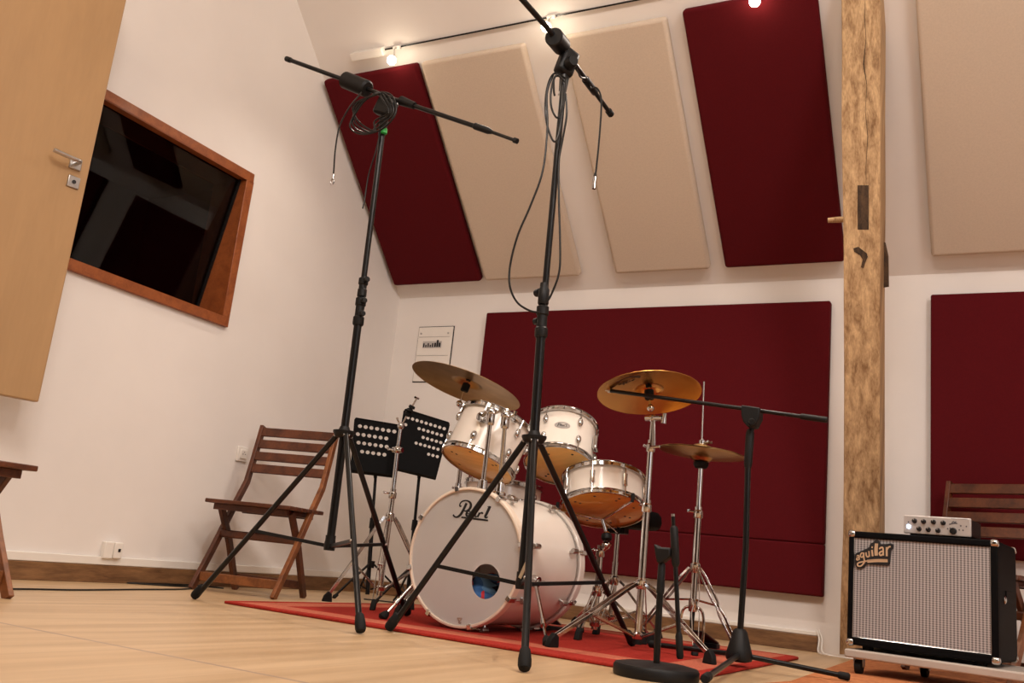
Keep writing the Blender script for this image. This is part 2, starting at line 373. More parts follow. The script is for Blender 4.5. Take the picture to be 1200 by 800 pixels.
# window
win = bpy.data.objects.new('window_1', None); COL.objects.link(win); win.location = (XL, (WY0 + WY1) / 2, WZ0); OFF['window_1'] = V(win.location); struct(win)
fw = .048; fx = XL + .022; fb = XL - .24
fr = MB()
fr.box((fb, WY0, WZ1 - fw), (fx, WY1 + .005, WZ1 + .006)).box((fb, WY0, WZ0 - .006), (fx, WY1 + .005, WZ0 + fw))
fr.box((fb, WY1 - fw, WZ0 + fw), (fx, WY1 + .005, WZ1 - fw)).box((fb, WY0, WZ0 + fw), (fx, WY0 + fw, WZ1 - fw))
fr.build('window_frame', OAK, win, bevel=.003)
gt, gb = XL - .035, XL - .20                  # the pane leans: top forward, foot back
MB().prism([(gt, WY0 + fw, WZ1 - fw), (gt, WY1 - fw, WZ1 - fw), (gb, WY1 - fw, WZ0 + fw), (gb, WY0 + fw, WZ0 + fw)], (-.008, 0, -.001)).build('glass_pane', GLASS, win)
st = MB()
for (ya, yb) in ((WY1 - fw - .014, WY1 - fw), ):
    st.prism([(gt + .003, ya, WZ1 - fw), (gt + .003, yb, WZ1 - fw), (gb + .003, yb, WZ0 + fw), (gb + .003, ya, WZ0 + fw)], (.012, 0, 0))
st.build('glazing_bead', BLKM, win)
# skirtings
BH = .082
struct(MB().box((XL, YF, 0), (XL + .018, YB, BH)).build('baseboard_left', BASEB, bevel=.003))
struct(MB().box((XL + .018, YB - .018, 0), (-.93, YB, BH)).build('baseboard_back', BASEB, bevel=.003))
struct(MB().box((XL, YF, BH + .001), (XL + .016, YB, BH + .04)).build('trim_1', WHTP, bevel=.003))
struct(MB().box((XL + .016, YB - .014, BH + .001), (-.93, YB, BH + .022)).build('trim_2', WHTP, bevel=.003))

# ------------------------------------------------------------------ open door (control room is a step higher)
dh, de = V((XL + .025, 1.70, 0)), V((-3.715, 2.583, 0)); dz0, dz1 = .752, 2.79
dd = (de - dh).normalized(); dn = V((dd.y, -dd.x, 0))
door = bpy.data.objects.new('door_1', None); COL.objects.link(door); door.location = dh + V((0, 0, dz0)); OFF['door_1'] = V(door.location); struct(door)
MB().prism([dh + V((0, 0, dz0)), de + V((0, 0, dz0)), de + V((0, 0, dz1)), dh + V((0, 0, dz1))], dn * .04).build('door_leaf', DOORM, door, bevel=.006, seg=3)
def dpt(x, y): return pln(x, y, de + dn * .04, dn)
hp = dpt(88, 192); lk = dpt(85.5, 213.5)
def plate(c, h): 
    u = V((0, 0, 1)); return MB().prism([c + dd * a * h + u * b * h for a, b in ((-1, -1), (1, -1), (1, 1), (-1, 1))], dn * .009)
hd = plate(hp, .027).build('handle_rose', STEEL, door, bevel=.003)
q = hp + dn * .055
MB().tube(spline([hp + dn * .005, hp + dn * .04, hp + dn * .054 - dd * .012, q - dd * .05, q - dd * .125 + V((0, 0, .004))], 5), .0095, 12).build('door_handle', STEEL, hd)
lo = plate(lk, .027).build('lock_plate', STEEL, door, bevel=.003)
MB().cyl(lk + dn * .008, lk + dn * .012, .009).build('keyhole', INK, lo)
jb = MB()
jb.box((XL, 1.66, dz0 - .0), (XL + .03, 1.70, 2.86)).box((XL, .74, dz0), (XL + .03, .78, 2.86)).box((XL, .78, 2.82), (XL + .03, 1.66, 2.86))
struct(jb.build('trim_3', OAK))

# ------------------------------------------------------------------ acoustic panels
sd = V((0, -1, 1)).normalized(); sn = V((0, -1, -1)).normalized()     # up the slope, into the room
def slope_panel(x0, x1, s0, s1, m, label, grp, t=.06):
    o = V((0, YB, ZR))
    pts = [V((x, YB, ZR)) + sd * s for x, s in ((x0, s0), (x1, s0), (x1, s1), (x0, s1))]
    r = MB().prism(pts, sn * t).build('acoustic_panel', m, origin=(pts[0] + pts[2]) / 2, bevel=.02, seg=4)
    return tag(r, label, 'acoustic panel', grp)
def sl(x, y): p = pln(x, y, V((0, YB, ZR)) + sn * .06, sn); return p.x, (p - V((0, YB, ZR)) - sn * .06).dot(sd)
G1 = 'acoustic panels on the sloping ceiling'
S0 = .128; S1 = 1.610
slope_panel(-3.872, -3.160, S0, S1, RED, 'dark red padded panel on the slope next to the left wall', G1)
slope_panel(-3.128, -2.430, S0, S1, TAN, 'cream padded panel on the slope right beside the leftmost red panel', G1)
slope_panel(-2.190, -1.586, S0, S1, TAN, 'cream padded panel on the slope behind the taller middle microphone stand', G1)
slope_panel(-1.495, -0.818, S0, S1 + .02, RED, 'dark red padded panel on the slope just left of the timber post', G1)
slope_panel(-.378, .55, S0 + .0, S1, TAN, 'cream padded panel on the slope right of the timber post', G1)
def wall_panel(x0, x1, z0, z1, label, t=.06):
    r = MB().box((x0, YB - t, z0), (x1, YB - .0005, z1)).build('acoustic_panel', RED, origin=(x0, YB, z0), bevel=.010, seg=3)
    return tag(r, label, 'acoustic panel', 'red acoustic panels on the back wall')
wall_panel(-3.131, -.903, .556, 1.908, 'large dark red wall panel behind the drum kit')
wall_panel(-3.131, -.903, .284, .5555, 'low dark red wall panel strip under the large panel behind the drum kit')
wall_panel(-.385, 1.8, .556, 1.922, 'large dark red wall panel right of the post behind the amplifier')

# ------------------------------------------------------------------ track lighting on the slope
def slp(x, y, off): return pln(x, y, V((0, YB, ZR)) + sn * off, sn)
ta, tb = slp(449, 58.8, .02), slp(749, 0, .02); tdir = V((1, 0, 0))
sT = (ta - V((0, YB, ZR))).dot(sd)
def trk(x, off=0, ds=0): return V((x, YB, ZR)) + sd * (sT + ds) + sn * off
tr = thing('track_light', 'black lighting rail with white feed box along the top of the sloping ceiling', 'light track', trk(ta.x, 0))
def obox(c, lx, ls, ln):
    m = Matrix((V((1, 0, 0)), sd, sn)).transposed().to_4x4(); m.translation = c; return MB().boxm(m, lx, ls, ln)
obox(trk((ta.x + 2.2) / 2, .012), 2.2 - ta.x, .008, .010).build('rail', BLK, tr)
obox(trk(ta.x - .11, .026, -.004), .24, .05, .052).build('feed_box', WHTP, tr, bevel=.005, label='white plastic feed box')
BULB = emis('halogen_glow', (1, .84, .62), 22)
lampx = []
for i, (px, py, lab) in enumerate([(460, 70, 'small glowing track spotlight above the leftmost red panel'),
                                 (641, 31, 'small glowing track spotlight behind the raised boom of the middle stand'),
                                 (885, 1, 'small glowing track spotlight above the red panel left of the post')]):
    c = slp(px, py, .11); x = c.x; lampx.append(c)
    base = trk(x, .020)
    sp = thing('spotlight', lab, 'spotlight', base, 'track spotlights')
    obox(base, .05, .022, .03).build('adapter', WHTP, sp, bevel=.003)
    MB().tube([base + sn * .01, base + sn * .04, c - sn * .02], .004, 8).build('arm', STEEL, sp)
    MB().lathe([(.006, -.022), (.011, -.016), (.013, -.004), (.0125, -.002), (.009, -.010), (.004, -.014)], c - sn * .012, sn, 16).build('lamp_holder', STEEL, sp)
    MB().ball(c + sn * .012, .028, 14).build('bulb', BULB, sp)

# ------------------------------------------------------------------ old timber post
pb, pt = V((-.735, 5.175, 0)), V((-.615, 4.06, 3.55))
# left / right faces follow the photo at the chosen depth
def post_pt(px, py):
    d = (pt - pb); n = V((0, -d.z, d.y)).normalized(); return pln(px, py, pb, n), n
rows = [(0, 986, 1032), (60, 986.5, 1032), (140, 986, 1031.5), (230, 987.5, 1032), (300, 988.5, 1031.5), (350, 988.5, 1031), (450, 989, 1031), (560, 988.5, 1031), (620, 988, 1031), (700, 985, 1030), (767, 983.5, 1029)]
po = MB(); ring = []
_, pn = post_pt(1000, 400)
top0 = None
for y, xl, xr in [(-340, 987, 1033)] + rows:
    A, _ = post_pt(xl, y); B, _ = post_pt(xr, y); ring.append((A, B))
vs = []; fs = []
bx = -pn * .17 if pn.y < 0 else pn * .17
for (A, B), xr in zip(ring, [1032] + [q[2] for q in rows]):
    py_ = [-340] + [q[0] for q in rows]; Bb = pln(xr + 6, py_[len(vs) // 4], pb + bx, pn); vs += [A, B, Bb, A + bx]
for i in range(len(ring) - 1):
    for k in range(4): fs.append((i * 4 + k, i * 4 + (k + 1) % 4, i * 4 + 4 + (k + 1) % 4, i * 4 + 4 + k))
fs += [(0, 1, 2, 3), tuple((len(ring) - 1) * 4 + k for k in (3, 2, 1, 0))]
post = thing('timber_post', 'tall weathered oak post with an empty mortise and a wooden peg', 'post', (pb.x, pb.y, 0))
lowz = min(v.z for v in vs)
vs = [V((v.x, v.y, max(v.z, 0))) for v in vs]
po.add(vs, fs); po.build('shaft', POST, post, bevel=.006)
fwd = pn if pn.y < 0 else -pn
def pface(px, py, o=0): return post_pt(px, py)[0] + fwd * o
MB().prism([pface(*q, -.01) for q in ((1005, 217), (1018, 217), (1018, 269), (1005, 269))], fwd * .0115).build('mortise', POSTD, post)  # no recess cut: dark patch paints the shade inside the mortise
MB().prism([pface(*q, -.01) for q in ((1000, 291), (1006, 289), (1016, 297), (1017, 301), (1014, 308), (1012, 314), (1009, 313), (1011, 304), (1008, 299), (1001, 295))], fwd * .0125).build('knot', POSTD, post)
MB().ribbon([pface(*q, .0008) for q in ((1014, 0), (1013, 20), (1015, 45), (1012, 75), (1016, 100), (1014, 130), (1017, 160), (1015, 190), (1015, 216))], [.001, .003, .002, .006, .002, .0015, .003, .0015, .001], fwd).build('crack', POSTD, post)
pg0 = pface(990, 256, -.06)
MB().tube([pg0, pface(980, 256.5, -.06), pface(968, 257.5, -.05)], [.014, .015, .012], 10).build('peg', POST, post)
sb = MB(); a = pface(1034, 293, -.10); b_ = pface(1034, 335, -.10)
sb.prism([pln(x, y, pb - fwd * .12, pn) for x, y in ((1028, 280), (1037, 284), (1040.5, 300), (1041, 336), (1028, 338))], -fwd * .03).build('tenon_stub', POSTD, post)

# ------------------------------------------------------------------ small things on the walls
ep = thing('fuse_box', 'cream flush fuse box cover on the back wall above the left cymbal', 'fuse box', at(487, 447, YB))
ex0, ex1, ez0, ez1 = at(484.5, 447, YB).x, at(532, 384, YB).x, at(484, 447, YB).z, at(510, 383.5, YB).z
MB().box((ex0 - .006, YB - .004, ez0 - .006), (ex1 + .006, YB, ez1 + .006)).build('shadow_gap', INK, ep)
MB().box((ex0, YB - .012, ez0), (ex1, YB, ez1)).build('cover', WHTP, ep, bevel=.002)
w = ex1 - ex0; h_ = ez1 - ez0
dv = MB()
for k in (.185, .53): dv.box((ex0 + .03 * w, YB - .0135, ez1 - h_ * k - .0015), (ex1 - .06 * w, YB - .011, ez1 - h_ * k + .0015))
dv.build('seam', STEEL, ep)
bw = MB().box((ex0 + .17 * w, YB - .014, ez1 - h_ * .39), (ex0 + .72 * w, YB - .011, ez1 - h_ * .265)).build('breaker_window', SILV, ep)
bk = MB()
for i in range(8):
    xx = ex0 + w * (.19 + .065 * i); hh = .028 if i < 5 else .05
    bk.box((xx, YB - .0155, ez1 - h_ * .375), (xx + w * (.035 if i < 5 else .05), YB - .013, ez1 - h_ * .375 + hh * (.6 if i % 2 else 1)))
bk.build('breakers', INK, bw)
for fx_, fz in ((.08, .12), (.88, .12)):
    c = V((ex0 + w * fx_, YB - .012, ez1 - h_ * fz)); MB().cyl(c, c + V((0, -.003, 0)), .007, n=12).build('screw', STEEL, ep)

so = thing('wall_socket', 'white square wall socket left of the folding chair by the left wall', 'socket', atx(283, 532, XL))
c = atx(283, 532, XL)
MB().box((XL, c.y - .042, c.z - .042), (XL + .012, c.y + .042, c.z + .042)).build('plate', WHTP, so, bevel=.004)
MB().box((XL + .01, c.y - .024, c.z - .026), (XL + .02, c.y + .026, c.z + .026)).build('insert', WHTP, so, bevel=.003)
hl = MB()
for dy, dz in ((-.008, 0), (.010, 0), (.001, .012)): hl.cyl((XL + .019, c.y + dy, c.z + dz), (XL + .0205, c.y + dy, c.z + dz), .0028, n=8)
hl.build('pin_holes', INK, so)
c = atx(129, 645, XL + .02)
so = thing('cable_outlet', 'white double outlet box low on the left wall above the skirting', 'socket', (XL, c.y, c.z))
MB().box((XL, c.y - .040, c.z - .038), (XL + .03, c.y + .012, c.z + .042)).build('outlet_box', WHTP, so, bevel=.004)
MB().box((XL, c.y + .014, c.z - .035), (XL + .035, c.y + .062, c.z + .042)).build('outlet_cover', WHTP, so, bevel=.004)
MB().box((XL + .034, c.y + .035, c.z - .003), (XL + .037, c.y + .049, c.z + .012)).build('jack_hole', INK, so)

# ------------------------------------------------------------------ floor coverings
rx0, rx1, ry0, ry1 = -3.0, -.88, 3.12, 4.66
RUG = rug_mat('red_wool_rug', (.40, .034, .024), (.56, .155, .095), (rx0 + rx1) / 2, (ry0 + ry1) / 2, (rx1 - rx0) / 2, (ry1 - ry0) / 2)
rug = MB(); n = 10; rc = .06; ol = []
for cx, cy, a0 in ((rx1 - rc, ry1 - rc, 0), (rx0 + rc, ry1 - rc, 90), (rx0 + .01, ry0 + .09, 180), (rx1 - rc, ry0 - .06, 270)):
    for k in range(5): t = math.radians(a0 + 22.5 * k); ol.append((cx + rc * math.cos(t) * (1 if a0 != 180 else .2), cy + rc * math.sin(t), .001))
rug.prism(ol, (0, 0, .011))
tag(rug.build('rug', RUG, bevel=.004), 'red wool rug with a paler inset border under the drum kit', 'rug')
RUG2 = wood('orange_patterned_rug', (.34, .085, .022), (.60, .24, .085), (6, 6, 6), 5, rough=.9, bump=.3)
q0, q1 = flo(1015, 767, .006), flo(940, 797, .006)
o2 = [(q0.x, q0.y, .001), (q1.x - .02, q1.y - .1, .001), (q1.x - .10, 3.0, .001), (1.6, 2.9, .001), (1.7, 5.2, .001), (q0.x + .12, 5.2, .001), (q0.x + .06, q0.y + .05, .001)]
tag(MB().prism(o2, (0, 0, .007)).build('rug', RUG2, bevel=.003), 'worn orange brown patterned rug under the amplifier', 'rug')
GZ = .012   # top of red rug

# ------------------------------------------------------------------ folding chairs
def make_chair(name, label, loc, rz, wm=CHAIR, wm2=CHAIR2, group='wooden folding chairs'):
    t = thing(name, label, 'chair', loc, group); OFF[t.name] = V((0, 0, 0))
    W = .228
    for s in (-1, 1):
        x = s * W
        MB().strip([(x, -.232, 0), (x, -.10, .20), (x, .04, .43), (x, .135, .575), (x, .175, .73), (x, .215, .90)], .022, .040).build('back_rail', wm2 if s > 0 else wm, t, bevel=.003)
        x = s * (W - .026)
        lg = MB().strip([(x, -.125, .425), (x, .01, .25), (x, .155, .0)], .022, .040).build('leg', wm, t, bevel=.003)
    for k, z in enumerate((.640, .705, .770, .836, ) if 0 else (.655, .725, .795, .865)):
        y = .155 + (z - .62) * .24
        m = Matrix.Rotation(math.radians(-14), 4, 'X'); m.translation = (0, y - .012, z)
        MB().boxm(m, 2 * W + .01, .016, .050).build('back_slat', wm, t, bevel=.003)
    MB().box((-W + .011, -.195, .045), (W - .011, -.175, .090)).build('front_stretcher', wm2, t, bevel=.003)
    MB().box((-W - .011, -.062, .268), (W + .011, -.034, .308)).build('cross_rail', wm, t, bevel=.008)
    MB().box((-W + .04, .118, .045), (W - .04, .135, .085)).build('rear_stretcher', wm, t, bevel=.003)
    st = thing; n = 6; d = .40 / n
    s0 = MB().box((-W + .02, -.19, .405), (W - .02, -.165, .436)).box((-W + .02, .10, .405), (W - .02, .12, .436)).box((-W + .03, -.18, .410), (-W + .05, .11, .435)).box((W - .05, -.18, .410), (W - .03, .11, .435))
    sf = s0.build('seat_frame', wm, t, bevel=.002)
    for k in range(n):
        y = -.225 + k * d
        MB().box((-W - .014 + (0 if k else 0), y, .436), (W + .014, y + d - .007, .456)).build('seat_slat', wm, sf, bevel=.004)
    t.rotation_euler = (0, 0, rz); OFF[t.name] = V(loc)
    return t
def copy_tree(o, parent=None):
    c = o.copy(); COL.objects.link(c)
    if parent: c.parent = parent
    for ch in list(o.children): copy_tree(ch, c)
    return c
p0, p1 = V((-3.66, 3.612, 0)), V((-3.222, 3.716, 0))
rz = math.atan2(p1.y - p0.y, p1.x - p0.x); fc = (p0 + p1) / 2
def chair_loc(front, rz): return front + V((-math.sin(rz), math.cos(rz), 0)) * .232
ch1 = make_chair('folding_chair', 'dark wooden folding chair against the left wall behind the left microphone stand', chair_loc(fc, rz), rz)
ch2 = copy_tree(ch1); rz2 = math.radians(90); 
ch2.location = chair_loc(V((-3.05, 2.195 - .24, 0)), rz2); ch2.rotation_euler = (0, 0, rz2)
ch2['label'] = 'dark wooden folding chair cut off by the left edge, below the open door'
ch3 = copy_tree(ch1); rz3 = math.radians(-22)
x3 = at(1099, 600, 4.95).x
ch3.location = (x3 + .17, 4.93, .008); ch3.rotation_euler = (0, 0, rz3)
ch3['label'] = 'wooden folding chair whose slatted back shows behind the amplifier'

# ------------------------------------------------------------------ tall overhead microphone stands
def knob(root, p, d, r=.013, l=.035, name='knob', m=BLKM):
    d = V(d).normalized(); p = V(p)
    return MB().lathe([(.004, 0), (.004, l * .45), (r, l * .5), (r, l * .95), (r * .8, l), (0, l)], p, d, 14).build(name, m, root)
def tall_stand(label, feet, hub, collar, clutches, top, rp=.017, ru=.0125):
    f = [V(q) for q in feet]; hub, collar, top = V(hub), V(collar), V(top)
    t = thing('boom_microphone_stand', label, 'microphone stand', (collar.x, collar.y, 0), 'tall overhead boom stands')
    lower = V(clutches[0])
    MB().tube([hub - (collar - hub).normalized() * .01, collar, lower], [rp, rp, rp], 16).build('lower_pole', BLK, t)
    MB().tube([lower, top], ru, 16).build('upper_pole', BLK, t)
    ax = (lower - collar).normalized()
    # collar plate with leg joints
    MB().lathe([(.0, -.016), (.030, -.016), (.036, -.012), (.046, .004), (.046, .012), (.024, .016), (.019, .03), (0, .03)], collar, ax, 24).build('collar', BLKM, t)
    MB().lathe([(0, -.03), (.022, -.03), (.024, -.012), (.021, .01), (.021, .03), (0, .03)], hub + ax * .012, ax, 20).build('spreader_hub', BLKM, t)
    for i, q in enumerate(f):
        d = V((q.x - collar.x, q.y - collar.y, 0)).normalized()
        j = collar + d * .036 + V((0, 0, -.008))
        e = j + (q - j) * .965
        lg = MB().cyl(j, e, .0115, n=14).build('leg', BLK, t)
        ld = (q + V((0, 0, .010)) - j).normalized(); fe = q + V((0, 0, .014)); MB().tube([fe - ld * .062, fe - ld * .058, fe - ld * .028, fe - ld * .006, fe + ld * .004, fe + ld * .008], [.0125, .0155, .0195, .0195, .016, .009], 16).build('rubber_foot', RUB, lg)
        MB().cyl(j + d.cross(V((0, 0, 1))) * .013, j - d.cross(V((0, 0, 1))) * .013, .006, n=10).build('rivet', STEEL, lg)
        # spreader bar meets the leg at hub height
        s = (j.z - (hub.z + .03)) / (j.z - q.z); b = j + (q - j) * s
        MB().beam(hub + d * .012, b, .012, .014, d.cross(V((0, 0, 1)))).build('spreader_bar', BLK, lg)
        MB().ball(b + d.cross(V((0, 0, 1))) * .010, .0055, 10).build('spreader_bolt', STEEL, lg)
    cl = MB().lathe([(0, -.035), (rp + .004, -.035), (rp + .007, -.028), (rp + .007, .0), (rp + .002, .006), (rp + .002, .05), (rp + .006, .055), (rp + .006, .085), (ru + .003, .092), (0, .095)], lower, ax, 20).build('clutch', BLKM, t)
    rgt = V((.85, -.5, 0)).normalized()
    return t, lower, ax, rgt, cl

LF = [flo(227, 702), flo(422, 743), flo(477, 722, .012)]
lhub, lcol, ltop = V((-2.46, 3.132, .285)), V((-2.469, 3.132, .744)), V((-2.497, 3.132, 2.225))
ls, low, ax, rgt, cl = tall_stand('tall black overhead mic stand left of the drums with a coiled cable on its boom', LF, lhub, lcol, [at(420, 368, 3.132), None] if 0 else [at(420.5, 372, 3.132), at(424, 350, 3.132)], ltop)
knob(cl, low + ax * .07, rgt, .012, .045); knob(cl, low + ax * .012, rgt, .012, .045)
MB().lathe([(0, 0), (.020, 0), (.020, .03), (.017, .034), (.017, .05), (.021, .055), (.021, .08), (.014, .085), (0, .085)], low + ax * .095, ax, 18).build('clutch', BLKM, ls)
knob(ls, low + ax * .165, rgt, .012, .045)
# boom of the left stand
B0, B1, BM = at(336, 69, 3.13), at(605, 165, 3.13), at(470, 117, 3.13)
bd = (B1 - B0).normalized()
bo = MB().tube([B0, at(402, 93, 3.13), at(455, 114, 3.13), at(566, 151, 3.13)], .0105, 12).build('boom', BLK, ls)
MB().tube([B0 - bd * .002, B0 + bd * .03], .0135, 12).build('boom_end_cap', BLKM, bo)
b2 = at(566, 151, 3.13); 
MB().tube([b2 - bd * .05, b2 - bd * .045, b2 + bd * .03, b2 + bd * .05], [.0105, .015, .0145, .009], 12).build('boom_clutch', BLKM, bo)
MB().tube([b2, B1], .0075, 10).build('boom_extension', BLK, bo)
MB().tube([B1 - bd * .012, B1 + bd * .006], .012, 10).build('thread_tip', BLKM, bo)
c0, c1 = at(404, 93.5, 3.13), at(431, 104.5, 3.13)
MB().lathe([(0, 0), (.034, 0), (.040, .006), (.040, (c1 - c0).length - .008), (.032, (c1 - c0).length), (.0, (c1 - c0).length)], c0, (c1 - c0), 24).build('counterweight', BLKM, ls)
MB().lathe([(0, -.0015), (.030, -.0015), (.033, -.0005), (.034, .001), (0, .001)], c0, (c1 - c0), 24).build('counterweight_disc', STEEL, ls, label='pale steel end face of the counterweight')
pv = at(452, 126, 3.13)
MB().boxm(Matrix.Translation(pv + V((0, 0, .0))) @ Matrix.Rotation(math.radians(22), 4, 'Y'), .10, .05, .085).build('swivel_clamp', BLKM, ls, bevel=.014)
MB().tube([at(470, 118, 3.13), at(486, 124, 3.13)], [.022, .016], 14).build('boom_sleeve', BLKM, ls)
MB().tube([pv + V((0, 0, -.05)), pv + V((0, 0, -.14))], [.022, .016], 14).build('pole_socket', BLKM, ls)
gt_ = at(450, 154, 3.12); MB().cyl(gt_ - ax * .01, gt_ + ax * .012, .0145, n=14).build('tape_ring', GREEN, ls, label='bright green tape ring')

# coiled cable over the left boom
cab = thing('coiled_cable', 'coiled black cable hung over the boom of the left mic stand, one end dangling', 'cable', at(430, 130, 3.1))
cc = MB()
for k in range(4):
    w = [(438 + 2 * k, 110, 3.09), (424 - 3 * k, 122, 3.085), (410 + k * 3, 147 - 2 * k, 3.08 + .008 * k), (424 + 5 * k, 157 - k, 3.075), (448 - k * 3, 151 - 3 * k, 3.075 + .01 * k), (464 - 3 * k, 132, 3.08), (460 - 4 * k, 113 + k, 3.085 - .004 * k), (449 - k, 108 + k, 3.11)]
    P = [at(*q) for q in w]; cc.tube(spline(P + [P[0]], 6)[:-1], .0042, 7, closed=True)
cc.build('loops', CABLE, cab)
dg = spline([at(*q) for q in ((424, 108, 3.09), (410, 125, 3.07), (398, 148, 3.07), (393, 175, 3.07), (391.5, 195, 3.07), (390.5, 207, 3.07))], 8)
MB().tube(dg, .0036, 8).build('dangling_end', CABLE, cab)
e = dg[-1]; tp = MB()
tp.cyl(e + V((0, 0, .012)), e - V((0, 0, .012)), .0062, n=10); tp.tube(spline([e - V((0, 0, .01)), e + V((-.010, 0, -.022)), e + V((-.004, 0, -.038))], 4), .0026, 6); tp.tube(spline([e - V((0, 0, .01)), e + V((.010, 0, -.022)), e + V((.005, 0, -.038))], 4), .0026, 6)
tp.build('fork_connector', STEEL, cab)
MB().tube(spline([at(*q) for q in ((446, 150, 3.10), (441, 175, 3.105), (432, 205, 3.112), (427, 236, 3.11), (425, 244, 3.10))], 6), .0032, 7).build('second_tail', CABLE, cab)

# middle stand
MF = [flo(614, 788), flo(455, 740), flo(741, 757, .012)]
mhub, mcol, mtop = V((-1.548, 3.079, .226)), V((-1.556, 3.079, .742)), V((-1.579, 3.079, 2.22))
ms, low, ax, rgt, cl = tall_stand('tall black overhead mic stand standing in front of the white bass drum', MF, mhub, mcol, [at(634.5, 385, 3.079), None], mtop, rp=.0175, ru=.0125)
knob(cl, low + ax * .035, -rgt, .013, .05)
MB().lathe([(0, 0), (.019, 0), (.021, .004), (.021, .06), (.017, .066), (.016, .085), (0, .085)], low + ax * .095, ax, 18).build('clutch', BLKM, ms)
knob(ms, low + ax * .150, -rgt, .015, .055); knob(cl, low + ax * -.02, -rgt, .006, .032, 'clutch_screw', STEEL)
lv = MB().beam(mhub + V((.0, -.02, .02)), mhub + V((.03, -.03, .085)), .012, .006).build('spreader_lever', STEEL, ms)
mb = [at(600, -14, 2.72), at(612.5, 0, 2.77), at(640, 31, 2.93), at(655, 50, 3.02), at(668, 68, 3.10), at(692, 101, 3.34), at(716, 134, 3.58)]
d1 = (mb[2] - mb[1]).normalized(); tail = [mb[0] - d1 * .22]
bo = MB().tube(tail + mb[:-1], .0115, 12).build('boom', BLK, ms)
d2 = (mb[-1] - mb[-2]).normalized()
MB().tube([mb[-2] - d2 * .06, mb[-2] - d2 * .055, mb[-2] + d2 * .05, mb[-2] + d2 * .06], [.0115, .017, .016, .010], 12).build('boom_clutch', BLKM, bo)
MB().tube([mb[-2], mb[-1]], .010, 12).build('boom_extension', BLK, bo)
MB().tube([mb[-1] - d2 * .03, mb[-1]], .0155, 12).build('thread_tip', BLKM, bo)
w0, w1 = at(649, 43, 2.975), at(659, 55, 3.075); wd = (w1 - w0).normalized(); wl = .105
w0 = w1 - wd * wl
MB().lathe([(0, 0), (.034, 0), (.038, .005), (.038, wl - .01), (.030, wl), (0, wl)], w0, wd, 28).build('counterweight', BLKM, ms)
pv = at(664, 74, 3.09)
MB().boxm(Matrix.Translation(pv) @ Matrix.Rotation(math.radians(60), 4, 'Z') @ Matrix.Rotation(math.radians(15), 4, 'Y'), .075, .055, .12).build('swivel_clamp', BLKM, ms, bevel=.014)
MB().lathe([(0, -.022), (.024, -.022), (.026, .0), (.020, .022), (0, .022)], pv + V((.035, -.03, -.02)), (.8, -.6, 0), 18).build('swivel_knob', BLKM, ms)
MB().tube([pv + V((-.003, 0, -.05)), pv + V((-.006, 0, -.13))], [.021, .0155], 14).build('pole_socket', BLKM, ms)
sk = pv + V((-.006, 0, -.13)); MB().cyl(sk, sk - V((0, 0, .01)), .0165, n=14).build('socket_ring', STEEL, ms)
# its cable
cab = thing('microphone_cable', 'black mic cable looped at the head of the middle stand, connector hanging from its boom', 'cable', at(650, 110, 3.05))
k = MB()
k.tube(spline([at(*q) for q in ((663, 92, 3.06), (650, 86, 3.04), (642, 100, 3.04), (639, 125, 3.04), (642, 150, 3.04), (650, 166, 3.04), (657, 150, 3.05), (662, 110, 3.055))], 7), .0043, 7)
k.tube(spline([at(*q) for q in ((662, 96, 3.06), (652, 88, 3.03), (646, 105, 3.03), (646, 125, 3.03), (653, 138, 3.035), (659, 125, 3.05), (660, 100, 3.055))], 7), .0043, 7)
k.tube(spline([at(*q) for q in ((660, 90, 3.06), (650, 90, 3.035), (649, 105, 3.03), (650, 112, 3.03))], 6), .0043, 7)
k.build('loops', CABLE, cab)
MB().tube(spline([at(*q) for q in ((648, 88, 3.045), (641, 110, 3.03), (641.5, 150, 3.02), (636, 200, 3.0), (622, 240, 2.99), (607, 275, 2.98), (598, 310, 2.98), (597.5, 335, 2.98), (606, 354, 3.0), (621, 364, 3.03), (633, 366, 3.05))], 8), .0042, 8).build('long_loop', CABLE, cab)
MB().tube(spline([at(*q) for q in ((663, 110, 3.06), (664, 135, 3.055), (659, 165, 3.06), (655, 190, 3.06), (655, 235, 3.06), (656.5, 290, 3.06), (655, 320, 3.06), (646, 345, 3.055), (639, 356, 3.05))], 8), .0042, 8).build('pole_run', CABLE, cab)
MB().tube(spline([at(*q) for q in ((668, 70, 3.07), (676, 76, 3.10), (680, 90, 3.20), (690, 92, 3.30), (692, 103, 3.32), (699, 103, 3.34), (704, 112, 3.35), (704.5, 130, 3.35), (702, 165, 3.35), (699, 195, 3.35), (697.6, 206, 3.35))], 8), .0040, 8).build('boom_run', CABLE, cab)
e = at(697.4, 206, 3.35)
MB().tube([e + V((0, 0, .012)), e - V((0, 0, .006))], [.0055, .0085], 10).build('connector_boot', CABLE, cab)
MB().tube([e - V((0, 0, .006)), e - V((0, 0, .03)), e - V((0, 0, .031)), e - V((0, 0, .058))], [.0095, .0095, .0085, .0085], 14).build('connector_shell', CHR, cab)

